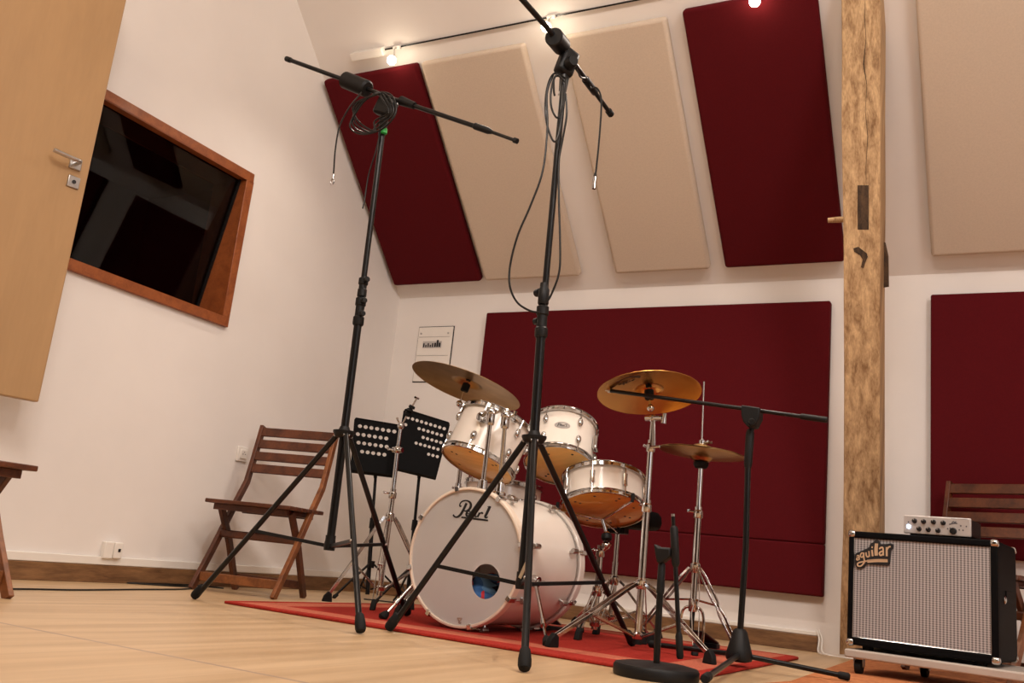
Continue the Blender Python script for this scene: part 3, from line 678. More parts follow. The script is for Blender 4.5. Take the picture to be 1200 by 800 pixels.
# ------------------------------------------------------------------ right boom stand
rb = flo(868, 783, .0); 
rb = V((-.915, 3.62, 0))
rs = thing('boom_microphone_stand', 'black tripod mic stand with a level boom in front of the hi-hat', 'microphone stand', rb)
YR = rb.y
ptop, pmid = at(882, 492, YR), at(876.5, 545, YR)
MB().tube([V((at(866, 760, YR).x, YR, .06)), at(874, 640, YR), pmid], .0115, 14).build('lower_pole', BLK, rs)
MB().tube([pmid, ptop], .0095, 14).build('upper_pole', BLK, rs)
MB().tube([at(876.2, 548, YR), at(876.6, 544, YR), at(879, 508, YR), at(879.4, 503, YR)], [.013, .0155, .0165, .0115], 16).build('clutch', BLKM, rs)
cb = V((at(866, 770, YR).x, YR, 0))
MB().lathe([(0, .028), (.028, .028), (.046, .034), (.050, .05), (.044, .07), (.026, .135), (.018, .145), (0, .145)], cb, (0, 0, 1), 24).build('base_hub', BLKM, rs)
for fq in ((776, 765), (826, 800), (994, 797)):
    q = flo(*fq, .012)
    if fq[0] == 776: q = V((-1.30, 3.78, .024))
    d = V((q.x - cb.x, q.y - cb.y, 0)).normalized(); j = cb + d * .03 + V((0, 0, .052))
    e = q + V((0, 0, .012))
    lg = MB().cyl(j, e, .0095, n=12).build('leg', BLK, rs)
    MB().tube([j + (e - j) * .90, j + (e - j) * .92, e, e + (e - j).normalized() * .006], [.011, .014, .0145, .010], 12).build('rubber_foot', RUB, lg)
b0, b1 = at(714, 457.5, YR - .03), at(970, 492, YR - .03)
bo = MB().tube([b0, b1], .0078, 12).build('boom', BLK, rs)
d = (b1 - b0).normalized()
MB().tube([b1 - d * .10, b1 - d * .095, b1 - d * .003, b1], [.009, .0115, .0115, .009], 12).build('grip', BLKM, bo)
MB().tube([b0 - d * .018, b0 - d * .004, b0 - d * .004, b0 + d * .006], [.004, .004, .0098, .0098], 12).build('thread_tip', STEEL, bo)
tj = [at(x, y, YR) for x, y in ((872, 477), (894, 480), (893, 492), (888, 502), (880, 503), (874, 496), (872, 488))]
MB().prism([p + V((0, -.05, 0)) for p in tj], (0, .066, 0)).build('swivel_joint', BLKM, rs, bevel=.005)
MB().tube([at(881, 494, YR - .052), at(881, 494, YR - .075)], [.014, .011], 14).build('swivel_knob', BLKM, rs)

# ------------------------------------------------------------------ round-base stand with folded boom
rd = V((-.980, 2.915, 0)); yr = rd.y
rr = thing('boom_microphone_stand', 'short round-base mic stand with its boom folded down, at the rug corner', 'microphone stand', rd)
MB().lathe([(0, 0), (.128, 0), (.131, .006), (.131, .028), (.126, .036), (.10, .041), (.03, .043), (0, .043)], rd, (0, 0, 1), 56).build('base', BLKM, rr)
k0, k1 = rd + V((0, 0, .04)), at(775.5, 662, yr)
MB().tube([k0, at(772, 720, yr), k1], .0105, 14).build('pole', BLK, rr)
MB().tube([at(773.5, 695, yr), at(774, 691, yr), k1, k1 + V((0, 0, .008))], [.0125, .0125, .0115, .008], 14).build('clutch', BLKM, rr)
tj = [at(x, y, yr) for x, y in ((768, 637), (774, 641), (788, 642), (788, 652), (781, 657), (778, 660), (772, 660), (770, 652))]
MB().prism([p + V((0, -.02, 0)) for p in tj], (0, .04, 0)).build('swivel_joint', BLKM, rr, bevel=.006)
yb = yr - .01
bo = MB().tube([at(789.5, 620, yb), at(791.5, 660, yb), at(794, 715, yb), at(797, 770, yb)], .0072, 12).build('boom', BLK, rr)
MB().tube([at(789.8, 616, yb), at(789.9, 619, yb), at(791.8, 660, yb), at(792, 664, yb)], [.008, .0125, .0125, .008], 14).build('boom_sleeve', BLKM, bo)
MB().tube([at(788.8, 605, yb), at(789.5, 620, yb)], .006, 10).build('boom_tip', BLK, bo)
MB().tube([at(788.6, 602, yb), at(788.8, 606, yb)], .0058, 10).build('thread_tip', STEEL, bo)
MB().tube([at(795.4, 741, yb), at(795.6, 745, yb), at(796.9, 769, yb), at(797, 772, yb)], [.008, .011, .011, .008], 14).build('grip', BLKM, bo)



# ================================================================== drum kit
def frame(ax, ref=(0, -1, 0)):
    a = V(ax).normalized(); r = V(ref); u = (r - a * r.dot(a)).normalized(); w = a.cross(u); return a, u, w
def ringpt(C, u, w, R, deg): t = math.radians(deg); return C + (u * math.cos(t) + w * math.sin(t)) * R
def lug_casing(root, C, a, u, w, R, deg, h0, h1, name='lug'):
    o = ringpt(V((0, 0, 0)), u, w, 1, deg); tg = a.cross(o); L_ = h1 - h0; mb_ = MB(); n_ = 14; prof = [(0, 0), (.35, .03), (.72, .16), (.95, .36), (1, .52), (.9, .74), (.6, .92), (.3, .98), (0, 1)]; vs = []; fs = []
    if L_ > .05: prof = [(0, 0), (.6, .02), (.85, .08), (.75, .5), (.85, .92), (.6, .98), (0, 1)]
    up_ = (h0 + h1) / 2 > .1 and L_ < .05
    for r_, h_k in prof:
        hk = 1 - h_k if up_ else h_k
        for q in range(n_):
            t_ = 2 * math.pi * q / n_; vs.append(C + a * (h0 + L_ * hk) + tg * (.0135 * max(r_, .01) * math.cos(t_)) + o * (R + .003 + max(r_, .01) * .0165 * (.35 + .65 * math.sin(t_))))
    for p_ in range(len(prof) - 1):
        for q in range(n_): fs.append((p_ * n_ + q, p_ * n_ + (q + 1) % n_, (p_ + 1) * n_ + (q + 1) % n_, (p_ + 1) * n_ + q))
    return mb_.add(vs, fs).build(name, CHR, root), o
def tom(name, label, C, ax, R, H, nl, phase, badge=None, shellm=WHT, loc=None, marks=True, headm=ORNG):
    a, u, w = frame(ax); C = V(C); Rs = R - .012
    t = thing(name, label, 'drum', loc if loc is not None else C, None)
    MB().lathe([(Rs, .006), (Rs, H - .006), (Rs - .007, H - .004), (Rs - .007, .004)], C, a, 64, closed=True).build('shell', shellm, t)
    for nm, h, s in (('bottom_hoop', 0, 1), ('top_hoop', H, -1)):
        # triple-flanged steel hoop
        MB().lathe([(Rs + .003, h - s * .004), (Rs + .006, h - s * .006), (R - .001, h - s * .005), (R, h - s * .003), (Rs + .0075, h - s * .001), (Rs + .0065, h + s * .014), (R + .002, h + s * .0165), (R + .002, h + s * .0185), (Rs + .004, h + s * .018), (Rs + .004, h)], C, a, 64, closed=True).build(nm, CHR, t)
    hd = MB().lathe([(0, .000), (Rs * .985, .000), (Rs + .003, .002), (Rs + .003, .006), (0, .006)], C, a, 64).build('bottom_head', headm, t, label='tan bottom head')
    MB().lathe([(0, H - .006), (Rs + .003, H - .006), (Rs + .003, H - .002), (Rs * .985, H), (0, H)], C, a, 64).build('top_head', HEAD, t)
    for k in range(nl):
        d = phase + 360 / nl * k
        if H > .17:
            for s0, s1 in ((.040, .086), (H - .086, H - .040)):
                l, o = lug_casing(t, C, a, u, w, Rs, d, s0, s1)
                e = 0.0 if s0 < H / 2 else H
                MB().cyl(C + o * (Rs + .010) + a * (s0 if e == 0 else s1), C + o * (Rs + .010) + a * (e + (-.002 if e == 0 else .002)), .0032, n=8).build('tension_rod', CHR, l)
        else:
            l, o = lug_casing(t, C, a, u, w, Rs, d, H * .28, H * .72)
            MB().cyl(C + o * (Rs + .010) - a * .002, C + o * (Rs + .010) + a * (H + .002), .0032, n=8).build('tension_rod', CHR, l)
    if marks:
        sc = MB()
        for k in range(nl):
            for q in (.72, .58) if k % 2 else (.72,):
                p = ringpt(C, u, w, Rs * (q + .06), phase + 360 / nl * k); sc.cyl(p - a * .0006, p + a * .001, .006, n=10)
        sc.build('lug_screws', POSTD, hd)
    if badge is not None:
        o = ringpt(V((0, 0, 0)), u, w, 1, badge); tg = a.cross(o); c = C + a * (H * .55) + o * (Rs - .003)
        ol = []
        for k in range(20):
            q = 2 * math.pi * k / 20; x = .037 * math.cos(q); ol.append(c + tg * x + a * .0175 * math.sin(q) + o * (math.sqrt(max(Rs * Rs - x * x, 0)) - Rs + .003))
        bd_ = MB().prism(ol, o * .002).build('badge', STEEL, t)
        lt = MB()
        def bp(x, y):
            x, y = x * 1.5, y * 1.5; return c + tg * x + a * y + o * (math.sqrt(Rs * Rs - x * x) - Rs + .0058)
        for st_ in (((-.014, -.006), (-.012, .006), (-.008, .005), (-.008, .001), (-.013, 0)), ((-.005, -.001), (-.002, .001), (-.005, .003), (-.006, -.003), (-.002, -.004)), ((.003, .002), (0, .001), (0, -.004), (.003, -.003), (.004, .002), (.004, -.004)), ((.007, -.004), (.007, .002), (.010, .002)), ((.013, .006), (.012, -.004), (.014, -.004))):
            lt.ribbon([bp(*q) for q in st_], .0024, o, .0006)
        lt.build('lettering', INK, bd_)
    return t, a, u, w, Rs

# --- bass drum
bR, bL = .281, .525
bC = V((-1.985, 3.395, GZ + bR + .006)); ba = V((.09, 1, 0)).normalized(); bu = V((0, 0, 1)); bw_ = ba.cross(bu)    # bw_ points to the room's left
bt = thing('bass_drum', 'white bass drum on the red rug, script lettering on its front head', 'drum', (bC.x, bC.y, GZ))
Rs = bR - .014
MB().lathe([(Rs, .03), (Rs, bL - .03), (Rs - .008, bL - .03), (Rs - .008, .03)], bC, ba, 96, closed=True).build('shell', WHT, bt)
for nm, h in (('front_hoop', 0), ('rear_hoop', bL - .042)):
    MB().lathe([(bR - .010, h), (bR - .003, h + .001), (bR, h + .004), (bR, h + .038), (bR - .003, h + .042), (bR - .012, h + .042), (bR - .012, h + .002)], bC, ba, 96, closed=True).build(nm, CREAM if nm == 'front_hoop' else WHT, bt)
MB().lathe([(Rs + .001, bL - .055), (Rs + .006, bL - .055), (Rs + .006, bL - .043), (Rs + .001, bL - .043)], bC, ba, 96, closed=True).build('rear_rim_band', STEEL, bt)
# front head with a round port
hc = bC + ba * .010
def onhead(x, y, o=0): return pln(x, y, hc - ba * o, ba)
pc = onhead(569, 681); pr = .068; NH = 72; hm = MB(); vs = []
for k in range(NH):
    t = 2 * math.pi * k / NH; dv_ = bu * math.cos(t) + bw_ * math.sin(t)
    oR = hc + dv_ * (bR - .011); iR = pc + dv_ * pr
    vs += [oR, oR.lerp(hc.lerp(pc, .5) + dv_ * (bR * .6), .5), iR, iR + ba * .003, oR + ba * .003]
fs = []
for k in range(NH):
    for q in range(5): a_, b_, n_ = k * 5 + q, k * 5 + (q + 1) % 5, ((k + 1) % NH) * 5; fs.append((a_, b_, n_ + (q + 1) % 5, n_ + q))
fh = hm.add(vs, fs).build('front_head', HEAD, bt)
MB().lathe([(0, bL - .012), (bR - .013, bL - .012), (bR - .013, bL - .009), (0, bL - .009)], bC, ba, 72).build('rear_head', HEAD, bt)
pk = 3.55 / FPX / 15.0
def zp(x, y): return onhead(520 + x / 15.0, 575 + y / 15.0, .0016)
script = [
 ([(400, 215), (372, 275), (335, 350), (300, 408), (262, 445), (220, 460), (185, 448), (165, 418)], [34, 36, 38, 36, 30, 22, 20, 26]),
 ([(312, 262), (292, 272), (280, 250), (290, 218), (325, 182), (385, 168), (440, 185), (472, 225), (472, 275), (445, 325), (400, 352), (365, 352), (340, 340)], [12, 18, 20, 18, 16, 16, 22, 34, 38, 34, 24, 16, 10]),
 ([(402, 402), (440, 398), (462, 378), (452, 355), (425, 355), (402, 385), (396, 418), (415, 442), (445, 438), (470, 418)], [10, 12, 14, 14, 22, 30, 32, 26, 16, 10]),
 ([(560, 385), (530, 372), (500, 390), (488, 425), (500, 448), (525, 440), (548, 410), (562, 380), (550, 430), (565, 455), (590, 440)], [14, 16, 26, 30, 24, 14, 14, 24, 28, 20, 10]),
 ([(592, 460), (612, 420), (632, 380)], [26, 28, 26]), ([(618, 420), (645, 388), (672, 384), (682, 405)], [12, 16, 24, 26]),
 ([(812, 272), (785, 330), (752, 400), (728, 450), (748, 470), (775, 455)], [40, 40, 38, 36, 22, 10]),
 ([(770, 275), (800, 284), (828, 272)], [8, 14, 10]),
 ([(308, 462), (420, 476), (540, 490), (660, 503), (776, 518)], [20, 24, 24, 24, 20])]
sm = MB()
for pts, ws in script:
    P = spline([zp(*q) for q in pts], 4); W = []
    for i in range(len(ws) - 1): W += [ws[i] + (ws[i + 1] - ws[i]) * k / 4 for k in range(4)]
    W.append(ws[-1]); sm.ribbon(P, [x * pk * 1.45 for x in W], -ba, .0012)
sm.build('script_lettering', INK, fh)
lm = MB()
for pts in (((536, 724.5), (538.5, 728), (541, 724.5)), ((535.5, 724), (541.5, 724.5)), ((537, 729), (538.5, 730), (540.5, 729))):
    lm.ribbon([onhead(*q, .0016) for q in pts], .005, -ba, .0012)
lm.build('maker_mark', STEEL, fh)
for k in range(8):
    dg_ = 14 + 45 * k; t = math.radians(dg_)          # measured from image right, counter-clockwise
    dv_ = bw_ * math.cos(t) + bu * math.sin(t); tg = ba.cross(dv_)
    if abs(dg_ - 284) < 1 or abs(dg_ - 239) < 1: dv_ = dv_
    for hh, s in ((0, 1), (bL, -1)):
        cl_ = MB(); m = Matrix((tg, dv_, ba)).transposed().to_4x4()
        rr_ = bR + .004 if dv_.z > -.9 else bR + .004
        m.translation = bC + ba * (hh + s * .018) + dv_ * (bR + .0025); cl_.boxm(m, .020, .010, .046)
        m2 = m.copy(); m2.translation = bC + ba * (hh - s * .003) + dv_ * (bR - .004); cl_.boxm(m2, .020, .022, .006)
        if True:
            cw = cl_.build('claw_hook', CHR, bt, bevel=.002)
            MB().cyl(bC + ba * (hh + s * .03) + dv_ * (bR + .006), bC + ba * (hh + s * .085) + dv_ * (Rs + .020), .0032, n=8).build('tension_rod', CHR, cw)
        p = bC + dv_ * (Rs + .022)
        MB().tube([p + ba * (hh + s * .082), p + ba * (hh + s * .085), p + ba * (hh + s * .122), p + ba * (hh + s * .126)], [.0095, .0118, .0118, .0095], 14).cyl(bC + dv_ * (Rs - .002) + ba * (hh + s * .108), p + ba * (hh + s * .108), .007, n=10).build('lug', STEEL, bt)
for (bx_, by_), fq, s in (((640, 677), (642, 757), 1), ((471, 689), (447, 725), -1)):
    t = math.radians(-14 if s > 0 else 194)
    dv_ = bw_ * math.cos(t) + bu * math.sin(t); rp_ = bC + ba * .13 + dv_ * (Rs + .014)
    f_ = flo(fq[0], fq[1], GZ); f_.z = GZ
    br_ = MB().ball(rp_, .021, 14).cyl(rp_ - dv_ * .018, rp_ + dv_ * .014, .024, n=18).build('spur_bracket', CHR, bt)
    MB().tube([rp_ + ba * .02, rp_ + ba * .05 + dv_ * .012], [.006, .010], 8).build('wing_bolt', CHR, br_)
    sp_ = MB().tube([rp_, f_.lerp(rp_, .32)], .0082, 12).tube([f_.lerp(rp_, .34), f_.lerp(rp_, .05)], .0055, 10).build('spur', CHR, bt)
    MB().cyl(f_.lerp(rp_, .30), f_.lerp(rp_, .37), .0125, n=14).build('spur_clamp', CHR, sp_)
    MB().tube([f_.lerp(rp_, .14), f_.lerp(rp_, .10), f_.lerp(rp_, .02) + V((0, 0, .004)), f_ + V((0, 0, .001))], [.008, .016, .020, .014], 14).build('rubber_foot', RUB, sp_)

# blanket stuffed inside the bass drum
m, nt, b, N, L = nodes('red_and_blue_blanket')
tc = N.new('ShaderNodeTexCoord'); vo = N.new('ShaderNodeTexVoronoi'); vo.inputs['Scale'].default_value = 19; L.new(tc.outputs['Object'], vo.inputs['Vector'])
sep = N.new('ShaderNodeSeparateColor'); L.new(vo.outputs['Color'], sep.inputs[0]); cr_ = N.new('ShaderNodeValToRGB'); cr_.color_ramp.interpolation = 'CONSTANT'
e = cr_.color_ramp.elements; e[0].color = (.05, .14, .34, 1); e[1].position = .4; e[1].color = (.60, .04, .05, 1); e.new(.62).color = (.14, .30, .52, 1); e.new(.85).color = (.015, .02, .05, 1)
L.new(sep.outputs[0], cr_.inputs[0]); L.new(cr_.outputs[0], b.inputs['Base Color']); b.inputs['Roughness'].default_value = .95
BLANK = m
bl = bmesh.new(); bmesh.ops.create_icosphere(bl, subdivisions=4, radius=1)
for v in bl.verts:
    p = v.co.copy(); n_ = .10 * math.sin(7 * p.x + 2 * p.z) + .08 * math.sin(9 * p.y + 3 * p.x) + .05 * math.sin(14 * p.z + p.y * 5)
    v.co = V((p.x * .125, p.y * .15, max(p.z, -.75) * .08)) * (1 + n_)
me = bpy.data.meshes.new('blanket'); bl.to_mesh(me); bl.free(); me.materials.append(BLANK)
for p in me.polygons: p.use_smooth = True
bo_ = bpy.data.objects.new('blanket', me); COL.objects.link(bo_); bo_.location = bC + ba * .20 + V((.01, 0, -.150))
tag(bo_, 'red and blue folded blanket seen through the port of the bass drum', 'blanket')

# --- toms
T1C, T1A = V((-2.142, 3.700, .706)), V((.167, .384, 1))
T2C, T2A = V((-1.877, 3.996, .755)), V((-.178, .473, 1))
tom('tom_drum', 'larger white tom under the big left cymbal, its tan underside tipped forward', T1C, T1A, .178, .230, 6, 8)
tom('tom_drum', 'smaller white tom with an oval badge, right of the middle microphone stand', T2C, T2A, .166, .222, 6, 55, badge=25)
t2_ = bpy.data.objects['tom_drum.001']; q1, q2, q3 = frame(T2A); o = ringpt(V((0, 0, 0)), q2, q3, 1, 98); m = Matrix((q1.cross(o), o, q1)).transposed().to_4x4(); m.translation = T2C + o * .168 + q1 * .11
MB().boxm(m, .045, .022, .075).build('mount_bracket', CHR, t2_, bevel=.007, seg=3)
# --- tom holders on the bass drum
def tom_holder(label, base, top, tgt, tr_):
    base, top, tgt = V(base), V(top), V(tgt)
    t = thing('tom_holder', label, 'tom holder', base, 'tom holders on the bass drum')
    MB().lathe([(0, -.006), (.030, -.006), (.030, .004), (.022, .010), (.020, .045), (.016, .05), (0, .05)], base, (0, 0, 1), 22).build('base_clamp', CHR, t)
    MB().tube([base + V((0, 0, .04)), top], .0098, 16).build('post', CHR, t)
    MB().lathe([(0, -.03), (.016, -.03), (.019, -.02), (.019, .02), (.015, .03), (0, .03)], top, (0, 0, 1), 18).ball(top + V((0, 0, .028)), .022, 16).build('ratchet', CHR, t)
    MB().tube([top + V((0, 0, .03)), top.lerp(tgt, .5) + V((0, 0, .03)), tgt], .0085, 12).build('arm', CHR, t)
    d = (tgt - top); d.z = 0; d.normalize()
    MB().lathe([(0, -.012), (.024, -.012), (.027, 0), (.022, .014), (0, .014)], tgt - d * .012, d, 18).build('drum_bracket', CHR, t)
    MB().tube([top + V((.02, -.005, .02)), top + V((.05, -.015, .03)), top + V((.055, -.017, .045))], [.006, .008, .010], 10).build('wing_bolt', CHR, t)
ph0, ph1 = at(567, 556, 3.515), at(587, 556, 3.56)
zt = bC.z + bR
a1, u1, w1_ = frame(T1A); a2, u2, w2_ = frame(T2A)
tom_holder('left chrome tom post on the bass drum, in front of the larger tom', V((ph0.x, 3.515, zt - .005)), at(575, 490, 3.50), T1C + a1 * .15 + ringpt(V((0, 0, 0)), u1, w1_, .178, 8) , 0)
tom_holder('right chrome tom post on the bass drum, behind the top of the middle stand legs', V((ph1.x, 3.56, zt - .008)), at(592, 494, 3.52), T2C + a2 * .12 + ringpt(V((0, 0, 0)), u2, w2_, .166, -62), 0)

# --- snare
SNC, SNA = V((-1.653, 4.028, .568)), V((-.188, .34, 1))
st_, sa, su, sw, sR = tom('snare_drum', 'white snare drum on a chrome stand right of the bass drum', SNC, SNA, .195, .149, 8, 8, headm=ORNGD)
o = ringpt(V((0, 0, 0)), su, sw, 1, 96)
# --- floor tom
fx = at(590, 560, 4.36).x; FTC = V((fx, 4.36, .275))
ft_, fa, fu, fw_, fR = tom('floor_tom', 'white floor tom standing on legs behind the bass drum', FTC, (0, .04, 1), .208, .41, 6, 20, loc=(fx, 4.36, GZ), marks=False)
for k in range(3):
    o = ringpt(V((0, 0, 0)), fu, fw_, 1, -62 + 120 * k); tg = fa.cross(o); p = FTC + o * (fR + .02)
    MB().tube([p + V((0, 0, .26)), V((p.x, p.y, .12)), V((p.x + o.x * .03, p.y + o.y * .03, GZ + .02))], .0055, 10).build('leg', CHR, ft_)
    m = Matrix((tg, o, fa)).transposed().to_4x4(); m.translation = FTC + o * (fR + .012) + fa * .17; MB().boxm(m, .035, .026, .06).build('leg_bracket', CHR, ft_, bevel=.006)
    q = V((p.x + o.x * .03, p.y + o.y * .03, GZ)); MB().lathe([(0, 0), (.014, 0), (.014, .02), (.008, .035), (0, .035)], q, (0, 0, 1), 14).build('rubber_foot', RUB, ft_)

# ------------------------------------------------------------------ chrome hardware
def tripod(t, P, zc, zb, feet, spread=.022, w=.012):
    P = V((P[0], P[1], 0))
    MB().lathe([(0, -.022), (.019, -.022), (.022, -.016), (.022, .016), (.017, .022), (0, .022)], P + V((0, 0, zc)), (0, 0, 1), 18).build('leg_collar', CHR, t)
    MB().lathe([(0, -.012), (.019, -.012), (.022, -.006), (.022, .008), (.015, .014), (0, .014)], P + V((0, 0, zb)), (0, 0, 1), 18).build('brace_collar', CHR, t)
    for f_ in feet:
        f_ = V(f_); d = V((f_.x - P.x, f_.y - P.y, 0)).normalized(); s = d.cross(V((0, 0, 1)))
        top = P + d * .026 + V((0, 0, zc)); end = f_ + V((0, 0, .035)) - d * .012; lb = MB()
        for q in (-1, 1):
            lb.strip([top + s * q * .008, top.lerp(end, .10) + s * q * spread / 2 + V((0, 0, .006)), top.lerp(end, .6) + s * q * spread / 2, end + s * q * .007], .004, w, s)
        lg = lb.build('leg', CHR, t, bevel=.0012)
        MB().prism([f_ - d * .032 + s * .014, f_ + d * .020 + s * .014, f_ + d * .012 + s * .011 + V((0, 0, .03)), f_ - d * .008 + s * .010 + V((0, 0, .052)), f_ - d * .026 + s * .010 + V((0, 0, .04))], -s * .026).build('rubber_foot', RUB, lg, bevel=.004)
        mid = top.lerp(end, .58); bs = P + d * .024 + V((0, 0, zb)); bb = MB()
        for q in (-1, 1): bb.beam(bs + s * q * .006, mid + s * q * .006, .003, .010, s)
        bb.build('brace', CHR, lg, bevel=.001)
        MB().cyl(mid - s * .016, mid + s * .016, .0048, n=10).build('rivet', CHR, lg)
def pole(t, pts, r, name): return MB().tube(pts, r, 16).build(name, CHR, t)
def wing(t, p, d, nm='wing_screw'):
    p, d = V(p), V(d).normalized(); s = d.cross(V((0, 0, 1))).normalized()
    return MB().cyl(p, p + d * .028, .0045, n=10).tube([p + d * .026 - s * .016 + V((0, 0, .004)), p + d * .028, p + d * .026 + s * .016 + V((0, 0, .004))], [.006, .005, .006], 10).build(nm, CHR, t)
def collar_clamp(t, p, r, wdir):
    c = MB().lathe([(0, -.026), (r + .004, -.026), (r + .006, -.022), (r + .006, .004), (r + .001, .010), (r + .001, .024), (0, .026)], p, (0, 0, 1), 18).build('height_clamp', CHR, t)
    wing(c, V(p) + V(wdir).normalized() * (r + .003), wdir); return c
def cymbal(name, label, C, ax, R, m, bell=.052, bh=.020, bow=.020, up=1):
    prof = []
    for i in range(25):
        r = .007 + (R - .007) * i / 24
        h = bh * max(0, 1 - (r / bell) ** 2) ** .5 if r < bell else 0
        h += -bow * (r / R) ** 1.8
        prof.append((r, h * up))
    th = .0014; p2 = [(r, h - th) for r, h in prof]
    mb_ = MB().lathe(prof + p2[::-1], (0, 0, 0), (0, 0, 1), 96, closed=True)
    o_ = mb_.build(name, m, ang=60); OFF[o_.name] = V((0, 0, 0))
    a_ = V(ax).normalized(); o_.rotation_mode = 'QUATERNION'; o_.rotation_quaternion = V((0, 0, 1)).rotation_difference(a_); o_.location = V(C) + a_ * bow * .6
    return tag(o_, label, 'cymbal')
def tilter(t, piv, C, a_, top=.035):
    # rod with sleeve through the cymbal's centre
    MB().ball(piv, .016, 14).build('tilter', CHR, t)
    pole(t, [piv, C + a_ * top], .0045, 'cymbal_rod')
    MB().lathe([(0, -.034), (.0185, -.034), (.020, -.030), (.020, .004), (.012, .008), (0, .008)], C, a_, 16).build('cymbal_sleeve', RUB, t)
    MB().lathe([(0, .022), (.013, .022), (.013, .032), (.006, .036), (.006, .045), (0, .045)], C, a_, 14).build('felt_and_nut', RUB, t)

# crash on the right
CA = V((-.205, .2, 1)).normalized(); CC = V((-1.347, 3.685, 1.047))
cx, cy = -1.328, 3.700
cs = thing('cymbal_stand', 'chrome cymbal stand with wide splayed legs right of the bass drum', 'cymbal stand', (cx, cy, GZ))
f1, f2 = flo(645, 758, GZ), flo(833, 778, GZ); f3 = V((cx - .10, cy + .36, GZ))
tripod(cs, (cx, cy), at(746, 683, cy).z, .065, [f1, f2, f3], spread=.026, w=.015)
zA, zB, zC_ = at(752, 592, cy).z, at(757, 522, cy).z, at(760, 490, cy).z
pole(cs, [(cx, cy, .045), (cx, cy, zA)], .0145, 'lower_tube'); pole(cs, [(cx, cy, zA), (cx, cy, zB)], .0120, 'middle_tube'); pole(cs, [(cx, cy, zB), (cx, cy, zC_ - .01)], .0085, 'upper_tube')
MB().lathe([(0, -.012), (.018, -.012), (.018, .008), (0, .012)], (cx, cy, .045), (0, 0, 1), 16).build('tube_cap', RUB, cs)
collar_clamp(cs, (cx, cy, zA), .0145, (-.6, .7, 0)); collar_clamp(cs, (cx, cy, zB), .012, (-.6, .7, 0))
pv_ = V((cx, cy, zC_)); 
MB().cyl(pv_ + V((-.03, .0, 0)), pv_ + V((.045, -.01, 0)), .012, n=14).ball(pv_, .018).build('boom_tilter', CHR, cs)
MB().tube([pv_ + V((.055, -.012, .02)), pv_ + V((.052, -.012, -.022))], [.008, .012], 12).build('tilter_wing', CHR, cs)
MB().beam(pv_ + V((.008, -.012, -.01)), at(766, 523, cy - .02), .014, .006).build('folded_boom', STEEL, cs, bevel=.002)
MB().cyl(at(762, 524, cy - .03), at(773, 523, cy - .03), .006, n=10).build('boom_screw', CHR, cs)
tilter(cs, CC - CA * .075 + V((.002, 0, 0)), CC, CA)
cym = cymbal('crash_cymbal', 'round golden cymbal at upper right behind the level mic boom', CC, CA, .2165, BRASS)
# dark maker mark printed on the underside
um = MB(); cu = CC - CA * .0035 - CA * 0
def ump(x, y): return pln(700 + x / 9.23, 425 + y / 9.23, CC + CA * (-.0035 + .02 * .6 - .0115), CA)
for pts, wd in (((( 195, 205), (260, 170), (330, 152), (400, 150), (465, 155)), .016), (((232, 240), (262, 228)), .010), (((272, 228), (290, 210), (285, 240)), .006), (((300, 222), (330, 200)), .007), (((318, 226), (322, 200)), .005), (((340, 208), (352, 190), (362, 204)), .006), (((375, 195), (400, 178)), .008)):
    um.ribbon([ump(*q) for q in pts], wd, -CA, .0008)
o_ = um.build('maker_mark', mat('grey_print', (.06, .035, .02), .5), origin=CC)
o_.parent = cym; o_.matrix_parent_inverse = Matrix.Identity(4)
bpy.context.view_layer.update()
o_.matrix_local = (Matrix.Translation(cym.location) @ cym.rotation_quaternion.to_matrix().to_4x4()).inverted() @ Matrix.Translation(CC)

# big ride on the left
RA = V((.168, .21, 1)).normalized(); RC = V((-2.352, 3.872, 1.110))
cx, cy = at(538, 560, 4.0).x, 4.0
rs_ = thing('cymbal_stand', 'chrome cymbal stand behind the larger tom, carrying the big left cymbal', 'cymbal stand', (cx, cy, GZ))
tripod(rs_, (cx, cy), .36, .07, [V((cx - .30, cy + .16, GZ)), V((cx + .16, cy + .20, GZ)), V((cx - .04, cy - .33, GZ))])
pole(rs_, [(cx, cy, .04), (cx, cy, .62)], .0145, 'lower_tube'); pole(rs_, [(cx, cy, .62), (cx, cy, .98)], .0115, 'upper_tube')
collar_clamp(rs_, (cx, cy, .62), .0145, (-.7, .6, 0))
pv_ = RC - RA * .10; MB().tube([(cx, cy, .97), (cx, cy, .99), pv_ - V((0, 0, .01)), pv_], .0085, 12).build('boom_arm', CHR, rs_)
MB().ball((cx, cy, .985), .019).build('boom_tilter', CHR, rs_); wing(rs_, (cx, cy, .985), (-.9, -.4, 0))
tilter(rs_, pv_, RC, RA)
cymbal('ride_cymbal', 'large dull bronze cymbal tilted above the left tom', RC, RA, .279, BRASSD, bell=.065, bh=.024, bow=.022)

# hi-hat
hx, hy = at(816, 640, 4.10).x, 4.10
HC = V((hx, hy, at(820, 529, 4.10).z))
hs = thing('hi_hat_stand', 'chrome hi-hat stand with a tall thin rod behind the level mic boom', 'cymbal stand', (hx, hy, GZ))
z0 = at(816, 665, hy).z; zt_ = HC.z - .045; z1 = at(817, 600, hy).z
pole(hs, [(hx, hy, at(813, 708, hy).z), (hx, hy, z1)], .0145, 'lower_tube'); pole(hs, [(hx, hy, z1), (hx, hy, zt_)], .0110, 'upper_tube')
pole(hs, [(hx, hy, zt_), at(825, 447, hy)], .0034, 'pull_rod')
collar_clamp(hs, (hx, hy, z1), .0145, (-.9, -.3, 0))
zl = at(813, 708, hy).z
MB().lathe([(0, -.03), (.017, -.03), (.020, -.02), (.020, .018), (.015, .024), (0, .024)], (hx, hy, zl), (0, 0, 1), 16).build('pull_socket', CHR, hs)
